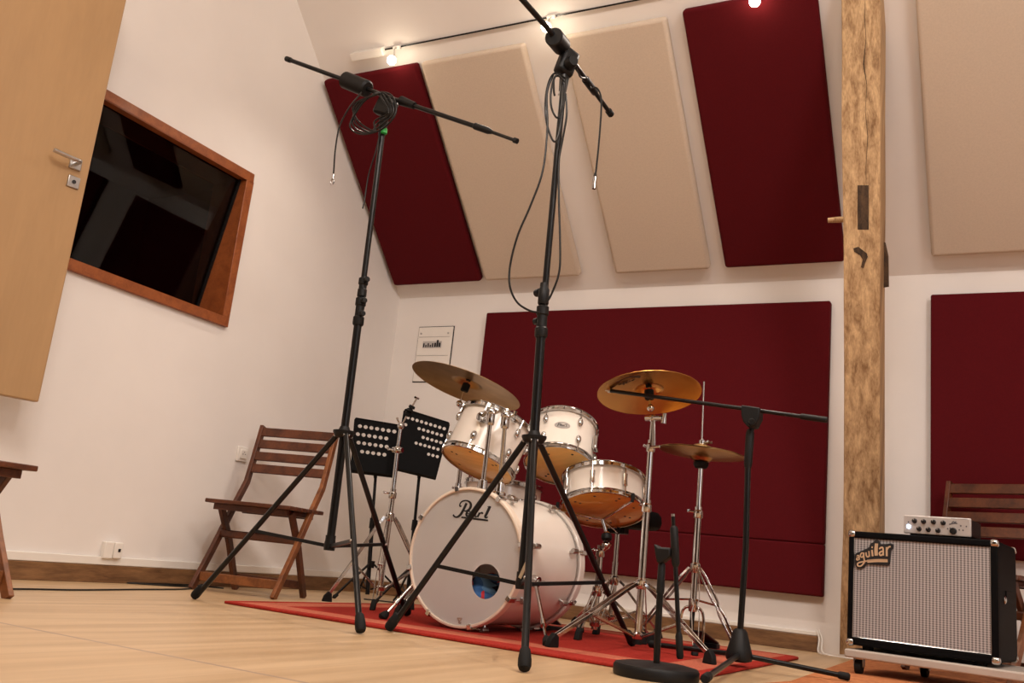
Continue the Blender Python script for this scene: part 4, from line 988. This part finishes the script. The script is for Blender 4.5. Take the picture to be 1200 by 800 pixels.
MB().tube([(hx, hy, zl - .02), (hx, hy, GZ + .06)], [.011, .008], 12).build('pull_chain', RUB, hs)
MB().tube(spline([(hx - .05, hy, GZ + .02), (hx - .05, hy, zl - .06), (hx - .03, hy, zl - .015), (hx + .03, hy, zl - .015), (hx + .05, hy, zl - .06), (hx + .05, hy, GZ + .02)], 5), .006, 10).build('frame_fork', CHR, hs)
for f_ in (flo(836, 771, GZ), flo(852, 764, GZ), V((hx - .28, hy + .10, GZ))):
    if f_.x > hx: f_ = {836: V((hx + .10, hy - .27, GZ)), 852: V((hx + .23, hy - .12, GZ))}[836 if f_.y < flo(845, 767, GZ).y else 852]
    P = V((hx, hy, 0)); d = V((f_.x - hx, f_.y - hy, 0)).normalized(); s = d.cross(V((0, 0, 1)))
    top = P + d * .026 + V((0, 0, z0)); end = f_ + V((0, 0, .035)); lb = MB()
    for q in (-1, 1):
        lb.strip([top + s * q * .006, top.lerp(end, .12) + s * q * .016, top.lerp(end, .42) + s * q * .016, top.lerp(end, .5) + s * q * .007, top.lerp(end, .6) + s * q * .016, end + s * q * .010], .004, .011, s)
    lg = lb.build('leg', CHR, hs, bevel=.001)
    MB().prism([f_ - d * .03 + s * .014, f_ + d * .018 + s * .014, f_ + d * .010 + s * .011 + V((0, 0, .03)), f_ - d * .006 + s * .010 + V((0, 0, .05)), f_ - d * .022 + s * .010 + V((0, 0, .04))], -s * .026).build('rubber_foot', RUB, lg, bevel=.004)
    MB().cyl(P + V((0, 0, zl + .02)) + d * .018, top.lerp(end, .48), .0045, n=8).build('brace', CHR, lg)
MB().lathe([(0, -.022), (.019, -.022), (.022, -.016), (.022, .016), (.017, .022), (0, .022)], (hx, hy, z0), (0, 0, 1), 18).build('leg_collar', CHR, hs)
fbp = MB().prism([(hx - .045, hy + .03, GZ + .075), (hx + .045, hy + .03, GZ + .075), (hx + .04, hy + .30, GZ + .02), (hx - .04, hy + .30, GZ + .02)], (0, .002, .008)).build('footboard', BLKM, hs, bevel=.003)
MB().box((hx - .04, hy + .27, GZ), (hx + .04, hy + .32, GZ + .02)).build('heel_plate', BLKM, hs, bevel=.003)
MB().lathe([(0, -.030), (.024, -.030), (.033, -.018), (.034, -.004), (.022, .002), (0, .002)], HC - V((0, 0, .044)), (0, 0, 1), 20).build('cymbal_seat', RUB, hs)
MB().lathe([(0, .016), (.010, .016), (.010, .026), (.014, .028), (.014, .05), (.009, .053), (.006, .058), (0, .058)], HC, (0, 0, 1), 16).build('clutch', CHR, hs)
wing(hs, HC + V((.010, 0, .040)), (1, -.3, 0))
HA = V((.043, .038, 1)).normalized()
o_ = cymbal('hi_hat_cymbal', 'upper hi-hat cymbal, thin and dark bronze, under the tall rod', HC + V((0, 0, .004)), HA, .190, BRASSD, bell=.048, bh=.020, bow=.020); o_['group'] = 'hi-hat pair'
o_ = cymbal('hi_hat_cymbal', 'lower hi-hat cymbal resting on the black cup of its stand', HC + V((0, 0, -.024)), HA, .189, BRASSD, bell=.048, bh=.020, bow=.020, up=-1); o_['group'] = 'hi-hat pair'
o_.location = HC + V((0, 0, -.028))

# boom stand without cymbal on the left
YB_ = 4.08
px0, px1 = at(458, 578, YB_), at(448, 690, YB_)
bx = (px0.x + px1.x) / 2
bs_ = thing('cymbal_stand', 'chrome stand without a cymbal left of the bass drum, before the music stands', 'cymbal stand', (bx, YB_, GZ))
L1 = flo(377, 706, .004); L1 = V((-3.04, 3.90, GZ))
tripod(bs_, (bx, YB_), at(462, 606, YB_).z, .10, [L1, V((bx + .18, YB_ - .30, GZ)), V((bx + .14, YB_ + .32, GZ))], spread=.024, w=.015)
pole(bs_, [(bx, YB_, .065), (bx, YB_, px0.z)], .0140, 'lower_tube')
t1 = at(466, 527, YB_); pole(bs_, [(bx, YB_, px0.z), t1], .0115, 'upper_tube')
collar_clamp(bs_, (bx, YB_, px0.z), .014, (-.9, -.4, 0))
MB().ball(t1, .022).cyl(t1 - V((.03, 0, 0)), t1 + V((.03, 0, 0)), .014, n=14).build('boom_tilter', CHR, bs_); wing(bs_, t1 + V((-.028, 0, 0)), (-1, -.2, 0))
t2 = at(470, 499, YB_); t3 = at(487, 469, YB_)
pole(bs_, [t1, t2], .0090, 'boom_arm'); MB().ball(t2, .020).build('tilter', CHR, bs_); wing(bs_, t2 + V((-.01, 0, .012)), (-.5, -.3, .8))
pole(bs_, [t2, t3], .0045, 'cymbal_rod'); d = (t3 - t2).normalized()
MB().lathe([(0, .060), (.010, .060), (.019, .066), (.019, .080), (.010, .084), (.015, .087), (.021, .094), (.015, .102), (.010, .105), (.018, .110), (.016, .122), (0, .122)], t2, d, 14).build('felt_stack', RUB, bs_)
wing(bs_, t3 - d * .015, d)

# snare stand
sx, sy = at(700, 690, 4.04).x, 4.04
sc_ = SNC - sa * .012
ss = thing('snare_stand', 'chrome snare stand with basket arms under the snare', 'snare stand', (sx, sy, GZ))
zz = at(704, 640, sy).z
tripod(ss, (sx, sy), .21, .07, [V((sx + .04, sy - .27, GZ)), V((sx + .24, sy + .10, GZ)), V((sx - .16, sy + .22, GZ))], spread=.02)
pole(ss, [(sx, sy, .045), (sx, sy, zz)], .0140, 'lower_tube'); collar_clamp(ss, (sx, sy, zz - .02), .014, (-.5, -.8, 0))
jn = at(711, 626, sy - .02); pole(ss, [(sx, sy, zz), at(708, 640, sy), jn], .0095, 'upper_tube')
MB().ball(at(710, 639, sy - .02), .019).ball(jn, .016).cyl(at(707, 644, sy - .025), at(715, 636, sy - .025), .010, n=12).build('basket_tilter', CHR, ss)
MB().lathe([(0, -.012), (.022, -.012), (.025, 0), (.022, .012), (0, .012)], jn - sa * .012, sa, 16).build('basket_nut', BLKM, ss)
hub = sc_ - sa * .035
pole(ss, [jn, hub], .008, 'basket_stem')
for dgr in (-58, 62, 182):
    e_ = ringpt(sc_, su, sw, .203, dgr); arm = MB().beam(hub, ringpt(sc_ - sa * .012, su, sw, .200, dgr), .012, .006, sa).build('basket_arm', CHR, ss, bevel=.0015)
    MB().tube([ringpt(sc_ - sa * .016, su, sw, .201, dgr), ringpt(sc_ + sa * .005, su, sw, .208, dgr), ringpt(sc_ + sa * .022, su, sw, .206, dgr)], .008, 10).build('rubber_grip', RUB, arm)

# throne
tx, ty = at(722, 650, 4.50).x, 4.50
ts = thing('drum_throne', 'black round drum stool on a chrome post behind the snare', 'stool', (tx, ty, GZ))
zs = at(722, 622, ty).z
MB().lathe([(0, 0), (.16, 0), (.178, .012), (.185, .035), (.182, .065), (.165, .085), (.10, .092), (0, .094)], (tx + .03, ty, zs + .02), (0, 0, 1), 40).build('seat', TOLEX, ts)
MB().box((tx - .045, ty - .035, zs - .012), (tx + .045, ty + .035, zs + .022)).build('seat_clamp', BLKM, ts, bevel=.004)
pole(ts, [(tx, ty, zs), (tx, ty, zs - .16)], .0125, 'upper_tube'); pole(ts, [(tx, ty, zs - .15), (tx, ty, .05)], .0155, 'lower_tube')
tripod(ts, (tx, ty), .26, .08, [V((tx + .03, ty - .26, GZ)), V((tx + .22, ty + .08, GZ)), V((tx - .22, ty + .06, GZ))])

# bass drum pedal
bp0 = bC + ba * (bL + .02); pdx, pdy = bp0.x, bp0.y
bpd = thing('bass_drum_pedal', 'small black bass drum pedal at the rear of the bass drum', 'pedal', (pdx, pdy, GZ))
MB().box((pdx - .055, pdy - .005, GZ), (pdx + .055, pdy + .30, GZ + .012)).build('base_plate', BLKM, bpd, bevel=.003)
for s in (-1, 1): MB().beam((pdx + s * .05, pdy + .03, GZ + .01), (pdx + s * .05, pdy + .03, GZ + .20), .016, .012).build('frame_post', STEEL, bpd, bevel=.003)
MB().cyl((pdx - .06, pdy + .03, GZ + .19), (pdx + .06, pdy + .03, GZ + .19), .008, n=12).build('axle', CHR, bpd)
MB().prism([(pdx - .04, pdy + .05, GZ + .11), (pdx + .04, pdy + .05, GZ + .11), (pdx + .04, pdy + .29, GZ + .018), (pdx - .04, pdy + .29, GZ + .018)], (0, .002, .008)).build('footboard', STEEL, bpd, bevel=.003)
bt_ = MB().cyl((pdx, pdy + .03, GZ + .19), (pdx, pdy + .06, GZ + .37), .004, n=8).build('beater_rod', CHR, bpd)
MB().ball((pdx, pdy + .06, GZ + .37), .024).build('beater', WHTP, bt_)

# ------------------------------------------------------------------ music stands
def music_stand(label, corners, poleb, pole_top, nx, ny, skip, knob_z):
    TL, TR, BR, BL = [V(c) for c in corners]
    t = thing('music_stand', label, 'music stand', (poleb.x, poleb.y, 0), 'perforated music stands')
    nrm = (TR - TL).cross(BL - TL).normalized()
    if nrm.y > 0: nrm = -nrm
    def P(u, v): return (TL * (1 - u) + TR * u) * (1 - v) + (BL * (1 - u) + BR * u) * v
    mb_ = MB(); U = [0, .045] + [.045 + .91 * (i + 1) / nx for i in range(nx)] + [1]; hv = .62; Vv = [0, .06] + [.06 + hv * (j + 1) / ny for j in range(ny)] + [1]
    for i in range(len(U) - 1):
        for j in range(len(Vv) - 1):
            u0, u1, v0, v1 = U[i], U[i + 1], Vv[j], Vv[j + 1]; hole = 1 <= i <= nx and 1 <= j <= ny and (i - 1, j - 1) not in skip
            q = [P(u0, v0), P(u1, v0), P(u1, v1), P(u0, v1)]; bk_ = [p - nrm * .002 for p in q]
            if not hole: mb_.add(q, [(0, 1, 2, 3)]); mb_.add(bk_, [(3, 2, 1, 0)]); continue
            C = P((u0 + u1) / 2 + (.12 * (u1 - u0) if j % 2 else -.12 * (u1 - u0)), (v0 + v1) / 2); r = min((q[1] - q[0]).length, (q[3] - q[0]).length) * .36
            eu, ev = (q[1] - q[0]).normalized(), (q[3] - q[0]).normalized(); n_ = 16
            o_ = []; 
            for k in range(n_):
                a_ = 2 * math.pi * k / n_ + math.pi / 4 * 5; dx, dy = math.cos(a_), math.sin(a_); mxx = max(abs(dx), abs(dy)); o_.append(P((u0 + u1) / 2 + dx / mxx * (u1 - u0) / 2, (v0 + v1) / 2 + dy / mxx * (v1 - v0) / 2))
            i_ = [C + (eu * math.cos(2 * math.pi * k / n_ + math.pi / 4 * 5) + ev * math.sin(2 * math.pi * k / n_ + math.pi / 4 * 5)) * r for k in range(n_)]
            allv = o_ + i_ + [p - nrm * .002 for p in i_] + [p - nrm * .002 for p in o_]; fs_ = []
            for k in range(n_):
                k2 = (k + 1) % n_; fs_ += [(k, k2, n_ + k2, n_ + k), (n_ + k, n_ + k2, 2 * n_ + k2, 2 * n_ + k), (2 * n_ + k, 2 * n_ + k2, 3 * n_ + k2, 3 * n_ + k)]
            mb_.add(allv, fs_)
    rim = [TL, TR, BR, BL]
    mb_.tube([P(.02, 0), P(.98, 0)], .004, 8); mb_.tube([P(0, .03), P(0, 1)], .004, 8); mb_.tube([P(1, .03), P(1, 1)], .004, 8); mb_.tube([P(0, 1), P(1, 1)], .004, 8)
    dk = mb_.build('desk', DESKM, t)
    MB().prism([BL, BR, BR + nrm * .045, BL + nrm * .045], (BL - TL).normalized() * .003).build('ledge', DESKM, dk)
    jt = P(.5, .62) - nrm * .02
    MB().tube([pole_top, jt], .011, 12).build('tilt_bracket', BLKM, t)
    pm = poleb.lerp(pole_top, .62)
    MB().tube([V((poleb.x, poleb.y, .03)), pm], .0125, 14).build('lower_pole', BLK, t); MB().tube([pm, pole_top], .009, 12).build('upper_pole', BLK, t)
    c_ = MB().tube([pm - V((0, 0, .03)), pm + V((0, 0, .03))], .0165, 14).build('clutch', BLKM, t); knob(c_, pm + V((.012, 0, .0)), (1, -.4, 0), .014, .045)
    hz = .20
    for k in range(3):
        a_ = math.radians(20 + 120 * k); d = V((math.cos(a_), math.sin(a_), 0)); s_ = d.cross(V((0, 0, 1)))
        j = V((poleb.x, poleb.y, hz)) + d * .018; f_ = V((poleb.x, poleb.y, 0)) + d * .25
        lg = MB().strip([j, j.lerp(f_, .55) + V((0, 0, .01)), f_ + V((0, 0, .012))], .010, .010, s_).build('leg', BLK, t)
        MB().tube([f_ + V((0, 0, .022)) - d * .02, f_ + V((0, 0, .010)), f_ + V((0, 0, .002)) + d * .006], [.009, .012, .009], 10).build('rubber_foot', RUB, lg)
        MB().beam(V((poleb.x, poleb.y, .06)) + d * .014, j.lerp(f_, .5), .006, .008, s_).build('brace', BLK, lg)
    MB().lathe([(0, -.02), (.018, -.02), (.02, .02), (0, .02)], (poleb.x, poleb.y, hz), (0, 0, 1), 14).build('leg_collar', BLKM, t)
pB = at(434, 670, 4.62); pB.z = 0
music_stand('black perforated music stand between the left mic stand and the chrome stand', [at(416, 489.5, 4.60), at(468, 498, 4.74), at(460, 559, 4.66), at(411, 553, 4.52)], pB, at(440, 560, 4.66), 7, 4, {(0, 3), (6, 1), (6, 2), (6, 3)}, .5)
pB = at(485, 640, 4.62); pB.z = 0; 
music_stand('black perforated music stand touching the left edge of the larger tom', [at(474, 479, 4.62), at(527, 495.5, 4.74), at(510, 561.5, 4.66), at(462, 550, 4.54)], pB, at(491, 560, 4.66), 9, 5, {(1, 1), (2, 1), (0, 2), (1, 2), (2, 2), (3, 2), (0, 3), (1, 3), (2, 3), (0, 4), (1, 4), (2, 4), (3, 4), (4, 4), (5, 4)}, .5)

# ------------------------------------------------------------------ bass amplifier
AL = at(992, 752, 4.15); AR = at(1171, 781, 4.07)
fx_ = V((AR.x - AL.x, AR.y - AL.y, 0)); AW = fx_.length; fx_.normalize(); fn = V((fx_.y, -fx_.x, 0))     # fn: out of the front
zb_ = (AL.z + AR.z) / 2; zt2 = (at(992, 622, 4.15).z + at(1168, 632, 4.07).z) / 2
AH = zt2 - zb_; AD = .42
ac = (AL + AR) / 2; ac.z = zb_
amp = thing('bass_cabinet', 'black bass speaker cabinet with silver grille standing on a dolly at the right', 'amplifier', ac - fn * AD / 2); az = math.atan2(fx_.y, fx_.x)
OFF[amp.name] = V((0, 0, 0)); 
def A(x, y, z): return V((x, y, z))       # local: x along the front, y depth (0 = front), z up
bx_ = MB(); wl_ = .016
bx_.box((-AW / 2, -AD / 2 + .02, 0), (AW / 2, AD / 2, AH))
cab_ = bx_.build('enclosure', TOLEX, amp, bevel=.012, seg=3)
fm = MB(); fw2 = .017
fm.box((-AW / 2, -AD / 2, AH - .026), (AW / 2, -AD / 2 + .03, AH)).box((-AW / 2, -AD / 2, 0), (AW / 2, -AD / 2 + .03, .03)).box((-AW / 2, -AD / 2, .02), (-AW / 2 + .020, -AD / 2 + .03, AH - .02)).box((AW / 2 - .026, -AD / 2, .02), (AW / 2, -AD / 2 + .03, AH - .02))
fm.build('front_frame', TOLEX, amp, bevel=.006, seg=3)
gr = MB().box((-AW / 2 + .018, -AD / 2 + .010, .028), (AW / 2 - .024, -AD / 2 + .024, AH - .024)).build('grille', grille_mat(), amp)
pp = MB(); yy = -AD / 2 + .009
for a_, b_ in (((-AW / 2 + .020, .030), (AW / 2 - .026, .030)), ((-AW / 2 + .020, .030), (-AW / 2 + .020, AH - .026)), ((AW / 2 - .026, .030), (AW / 2 - .026, AH - .026))):
    pp.tube([(a_[0], yy, a_[1]), (b_[0], yy, b_[1])], .0022, 6)
pp.build('piping', STEEL, gr)
for sx_ in (-1, 1):
    for z_ in (0, AH):
        s_ = 1 if z_ == 0 else -1
        for yc_ in (-AD / 2, AD / 2):
            yo = 1 if yc_ < 0 else -1
            x_a, x_b = sorted((sx_ * (AW / 2 + .004), sx_ * (AW / 2 - .028))); y_a, y_b = sorted((yc_ - yo * .004, yc_ + yo * .028)); z_a, z_b = sorted((z_ - s_ * .004, z_ + s_ * .026))
            MB().box((x_a, y_a, z_a), (x_b, y_b, z_b)).build('corner_protector', CHR, amp, bevel=.011, seg=3)
for sx_ in (-1, 1):
    for sy_ in (-1, 1):
        c = V((sx_ * (AW / 2 - .07), sy_ * (AD / 2 - .05), -.016)); MB().lathe([(0, 0), (.020, 0), (.022, .016), (0, .016)], c, (0, 0, 1), 16).build('rubber_foot', RUB, amp)
hnd = MB().box((AW / 2 - .002, -.06, AH * .50), (AW / 2 + .005, .10, AH * .60)).build('side_handle', TOLEX, amp, bevel=.002)
MB().lathe([(0, 0), (.016, 0), (.016, .004), (.008, .009), (0, .009)], (AW / 2 + .001, -.095, AH * .52), (1, 0, 0), 18).build('jack_cap', CHR, amp)
# name plate
s = AW / 173.0
def badge(x, y):        # photo zoom coordinates -> local front plane
    px_, py_ = 990 + x / 11.43, 620 + y / 11.43
    p = pln(px_, py_, AL, fn); d = p - ac; return V((d.dot(fx_), 0, d.z))
yo = -AD / 2 + .010
ol = [(130, 345), (150, 318), (220, 288), (322, 240), (335, 195), (385, 165), (405, 138), (440, 140), (465, 165), (478, 195), (560, 195), (612, 183), (650, 205), (650, 245), (618, 285), (600, 465), (575, 485), (290, 465), (262, 505), (225, 525), (180, 528), (145, 500), (130, 440)]
bdp = MB().prism([badge(*q) + V((0, yo, 0)) for q in ol], (0, -.008, 0)).build('name_plate', INK, amp, bevel=.0015)
lt = MB(); unit = (badge(200, 300) - badge(100, 300)).length / 100
for pts, wd in (([(160, 362), (176, 350), (190, 362), (192, 408)], 15), ([(188, 378), (164, 384), (156, 402), (170, 412), (190, 398)], 14),
                ([(248, 318), (225, 318), (208, 345), (220, 374), (244, 360), (250, 322)], 16), ([(252, 312), (254, 380), (262, 425), (250, 455), (215, 490), (180, 490), (168, 468), (190, 445), (260, 430), (330, 418), (420, 410), (570, 412)], 18), ([(300, 428), (420, 418), (572, 420)], 40),
                ([(282, 308), (288, 350), (304, 370), (324, 352), (322, 290)], 18), ([(322, 290), (330, 365)], 18),
                ([(362, 275), (372, 360)], 22), ([(358, 238), (372, 242)], 24), ([(418, 190), (410, 270), (414, 352)], 30), ([(434, 190), (428, 270), (430, 350)], 22),
                ([(460, 262), (488, 242), (510, 255), (514, 350)], 20), ([(508, 292), (476, 302), (462, 325), (480, 350), (510, 330)], 20),
                ([(560, 238), (560, 360)], 24), ([(562, 275), (585, 240), (612, 230)], 20)):
    P = spline([badge(*q) + V((0, yo - .0095, 0)) for q in pts], 4); lt.ribbon(P, wd * unit, (0, -1, 0), .0014)
lt.build('lettering', TANINK, bdp)
amp.rotation_euler = (0, 0, az)
# amplifier head on top
h0, h1 = pln(1059, 622, AL - fn * .02, fn), pln(1138, 627, AL - fn * .02, fn)
HW = ((h1 - h0).dot(fx_)); HH = pln(1059, 597, AL - fn * .02, fn).z - pln(1059, 620, AL - fn * .02, fn).z; HD = .22
hc_ = (h0 + h1) / 2; hc_ -= fn * HD / 2; hc_.z = zb_ + AH
hd_ = thing('amplifier_head', 'small silver-faced amplifier head sitting on the black cabinet', 'amplifier', hc_); OFF[hd_.name] = V((0, 0, 0))
MB().box((-HW / 2 + .004, -HD / 2 + .012, .010), (HW / 2 - .004, HD / 2, HH - .002)).build('case', BLKM, hd_, bevel=.003)
fp = MB().box((-HW / 2, -HD / 2, .006), (HW / 2, -HD / 2 + .014, HH)).build('front_panel', SILV, hd_, bevel=.004, seg=3)
for sx_ in (-1, 1):
    for sy_ in (-1, 1): MB().lathe([(0, 0), (.012, 0), (.013, .011), (0, .011)], (sx_ * (HW / 2 - .03), sy_ * (HD / 2 - .03), 0), (0, 0, 1), 14).build('rubber_foot', RUB, hd_)
def hp_(x, y): return V((-HW / 2 + HW * (x - 155) / 680.0, -HD / 2, HH - (HH - .006) * (y - 135 - (x - 155) * .03) / 205.0))
for q in ((268, 200), (362, 206), (462, 207), (560, 214), (315, 288), (410, 292), (508, 300)):
    kb = MB().lathe([(0, 0), (.0095, 0), (.0095, .003), (.0078, .004), (.007, .016), (.0055, .0175), (0, .0175)], hp_(*q), (0, -1, 0), 18).build('knob', BLKM, fp)
    MB().box(hp_(*q) + V((-.0012, -.0182, .002)), hp_(*q) + V((.0012, -.017, .007))).build('pointer', SILV, kb)
kb = MB().lathe([(0, 0), (.013, 0), (.013, .003), (.0115, .004), (.0105, .014), (0, .0145)], hp_(660, 300), (0, -1, 0), 20).build('master_knob', BLKM, fp)
LEDM = emis('blue_white_led', (.55, .75, 1), 4)
MB().lathe([(0, 0), (.008, 0), (.008, .003), (.006, .006), (0, .006)], hp_(208, 265), (0, -1, 0), 16).build('power_light', LEDM, fp)
mk = MB()
for q in ((205, 215), (605, 275), (630, 268), (720, 285), (757, 288), (735, 240), (790, 245)): mk.cyl(hp_(*q) + V((0, .001, 0)), hp_(*q) + V((0, -.0012, 0)), .0028, n=10)
mk.ribbon([hp_(x, y) + V((0, -.0008, 0)) for x, y in ((620, 228), (650, 218), (680, 212), (700, 216))], .005, (0, -1, 0), .0006).ribbon([hp_(x, y) + V((0, -.0008, 0)) for x, y in ((645, 208), (662, 195), (678, 205), (690, 195))], .004, (0, -1, 0), .0006)
mk.ribbon([hp_(640, 162) + V((0, -.0006, 0)), hp_(800, 166) + V((0, -.0006, 0))], .0016, (0, -1, 0), .0004)
mk.build('panel_print', mat('dark_grey_print', (.08, .08, .09), .5), fp)
hd_.rotation_euler = (0, 0, az)
# dolly under the cabinet
dl = thing('equipment_dolly', 'pale grey board dolly on black wheels under the bass cabinet', 'dolly', (ac.x, ac.y, .008)); OFF[dl.name] = V((0, 0, 0)); dl.location = ac - fn * AD / 2; dl.location.z = .008
dz = zb_ - .016 - .008
MB().box((-AW / 2 + .0, -AD / 2 - .03, dz - .032), (AW / 2 + .16, AD / 2 + .02, dz)).build('board', DOLLY, dl, bevel=.006)
for x_, y_ in ((-AW / 2 + .045, -AD / 2 + .02), (-AW / 2 + .21, AD / 2 - .04), (AW / 2 + .10, -AD / 2 + .03), (AW / 2 + .10, AD / 2 - .04)):
    wr = (dz - .032) / 2 * .92
    wl2 = MB().tube([(x_ - .014, y_, wr), (x_ - .012, y_, wr), (x_ + .012, y_, wr), (x_ + .014, y_, wr)], [wr * .8, wr, wr, wr * .8], 22).build('wheel', RUB, dl)
    MB().beam((x_ - .018, y_, wr), (x_ - .018, y_, dz - .031), .004, .022).beam((x_ + .018, y_, wr), (x_ + .018, y_, dz - .031), .004, .022).build('wheel_fork', STEEL, dl)
dl.rotation_euler = (0, 0, az)

# ------------------------------------------------------------------ loose cables
z = .005
pts = [flo(-20, 690, z), flo(30, 690, z), flo(90, 691, z), flo(150, 690.5, z), flo(215, 690, z), flo(222, 687.5, z), flo(190, 685.5, z), flo(150, 682.8, z), flo(158, 681.6, z), flo(215, 684, z), flo(262, 689, z)]
for p in pts: p.x = max(p.x, XL + .03)
tag(MB().tube(spline(pts, 8), .0038, 8).build('floor_cable', CABLE, origin=pts[0]), 'black cable lying on the floor along the left wall', 'cable')
w0_ = V((-.925, YB - .03, .10)); wc = MB()
for k in range(2):
    wc.tube(spline([V((-.935 + .012 * k, YB - .024, .115)), V((-.915 + .014 * k, YB - .05, .07)), V((-.90 + .02 * k, YB - .16, .016)), V((-.84 + .03 * k, YB - .30, .012)), V((-.70, YB - .36 + .03 * k, .012))], 8), .0035, 8)
tag(wc.build('white_cable', WHTP, origin=w0_), 'thin pair of white cables beside the foot of the post', 'cable')
pts = [flo(400, 692, .005), flo(420, 694, .005), flo(455, 697, .005), flo(470, 694, .005), flo(458, 690, .005)]
pts = [V((-3.30, 4.35, .005)), V((-3.15, 4.42, .005)), V((-3.02, 4.46, .005)), V((-2.9, 4.52, .018)), V((-2.75, 4.50, .018))]
pts = [V((p.x, p.y + .23, .005)) for p in pts]
tag(MB().tube(spline(pts, 8), .0038, 8).build('floor_cable', CABLE, origin=pts[0]), 'black cable lying on the floor behind the rug under the music stands', 'cable')

# ------------------------------------------------------------------ light
def area(name, loc, tgt, size, power, col, sy=None):
    l = bpy.data.lights.new(name, 'AREA'); l.energy = power; l.color = col; l.size = size; l.shape = 'RECTANGLE' if sy else 'SQUARE'
    if sy: l.size_y = sy
    o = bpy.data.objects.new(name, l); COL.objects.link(o); o.location = loc; o.rotation_euler = (V(tgt) - V(loc)).to_track_quat('-Z', 'Y').to_euler(); return o
WARM = (1.0, .89, .81)
for i, c in enumerate(lampx):
    l = bpy.data.lights.new('spotlight_beam', 'SPOT'); l.energy = (26, 55, 60)[i]; l.color = (1, .85, .72); l.spot_size = math.radians(125); l.spot_blend = 1; l.shadow_soft_size = .03
    o = bpy.data.objects.new('spotlight_beam', l); COL.objects.link(o); o.location = c + sn * .05; o.rotation_euler = V((.12 if i == 0 else 0, -.22, -1)).to_track_quat('-Z', 'Y').to_euler()
area('ceiling_lamp_front', (-.6, .6, 4.05), (-1.2, 2.2, 0), 1.6, 90, WARM)
area('ceiling_lamp_left', (-2.6, .2, 4.0), (-3.4, 2.6, .8), .8, 17, (1, .74, .52))
area('ceiling_lamp_right', (1.8, .8, 4.0), (.6, 4, .8), 1.0, 66, WARM)
area('window_light', (3.3, -.6, 1.9), (-.6, 5, 1.2), 1.6, 22, (.93, .95, 1))
wd_ = bpy.data.worlds.new('world'); SC.world = wd_; wd_.use_nodes = True
wd_.node_tree.nodes['Background'].inputs[0].default_value = (.5, .45, .4, 1); wd_.node_tree.nodes['Background'].inputs[1].default_value = .1
SC.view_settings.view_transform = 'Standard'; SC.view_settings.look = 'None'; SC.view_settings.gamma = 1; SC.view_settings.use_curve_mapping = False
SC.view_settings.exposure = .58
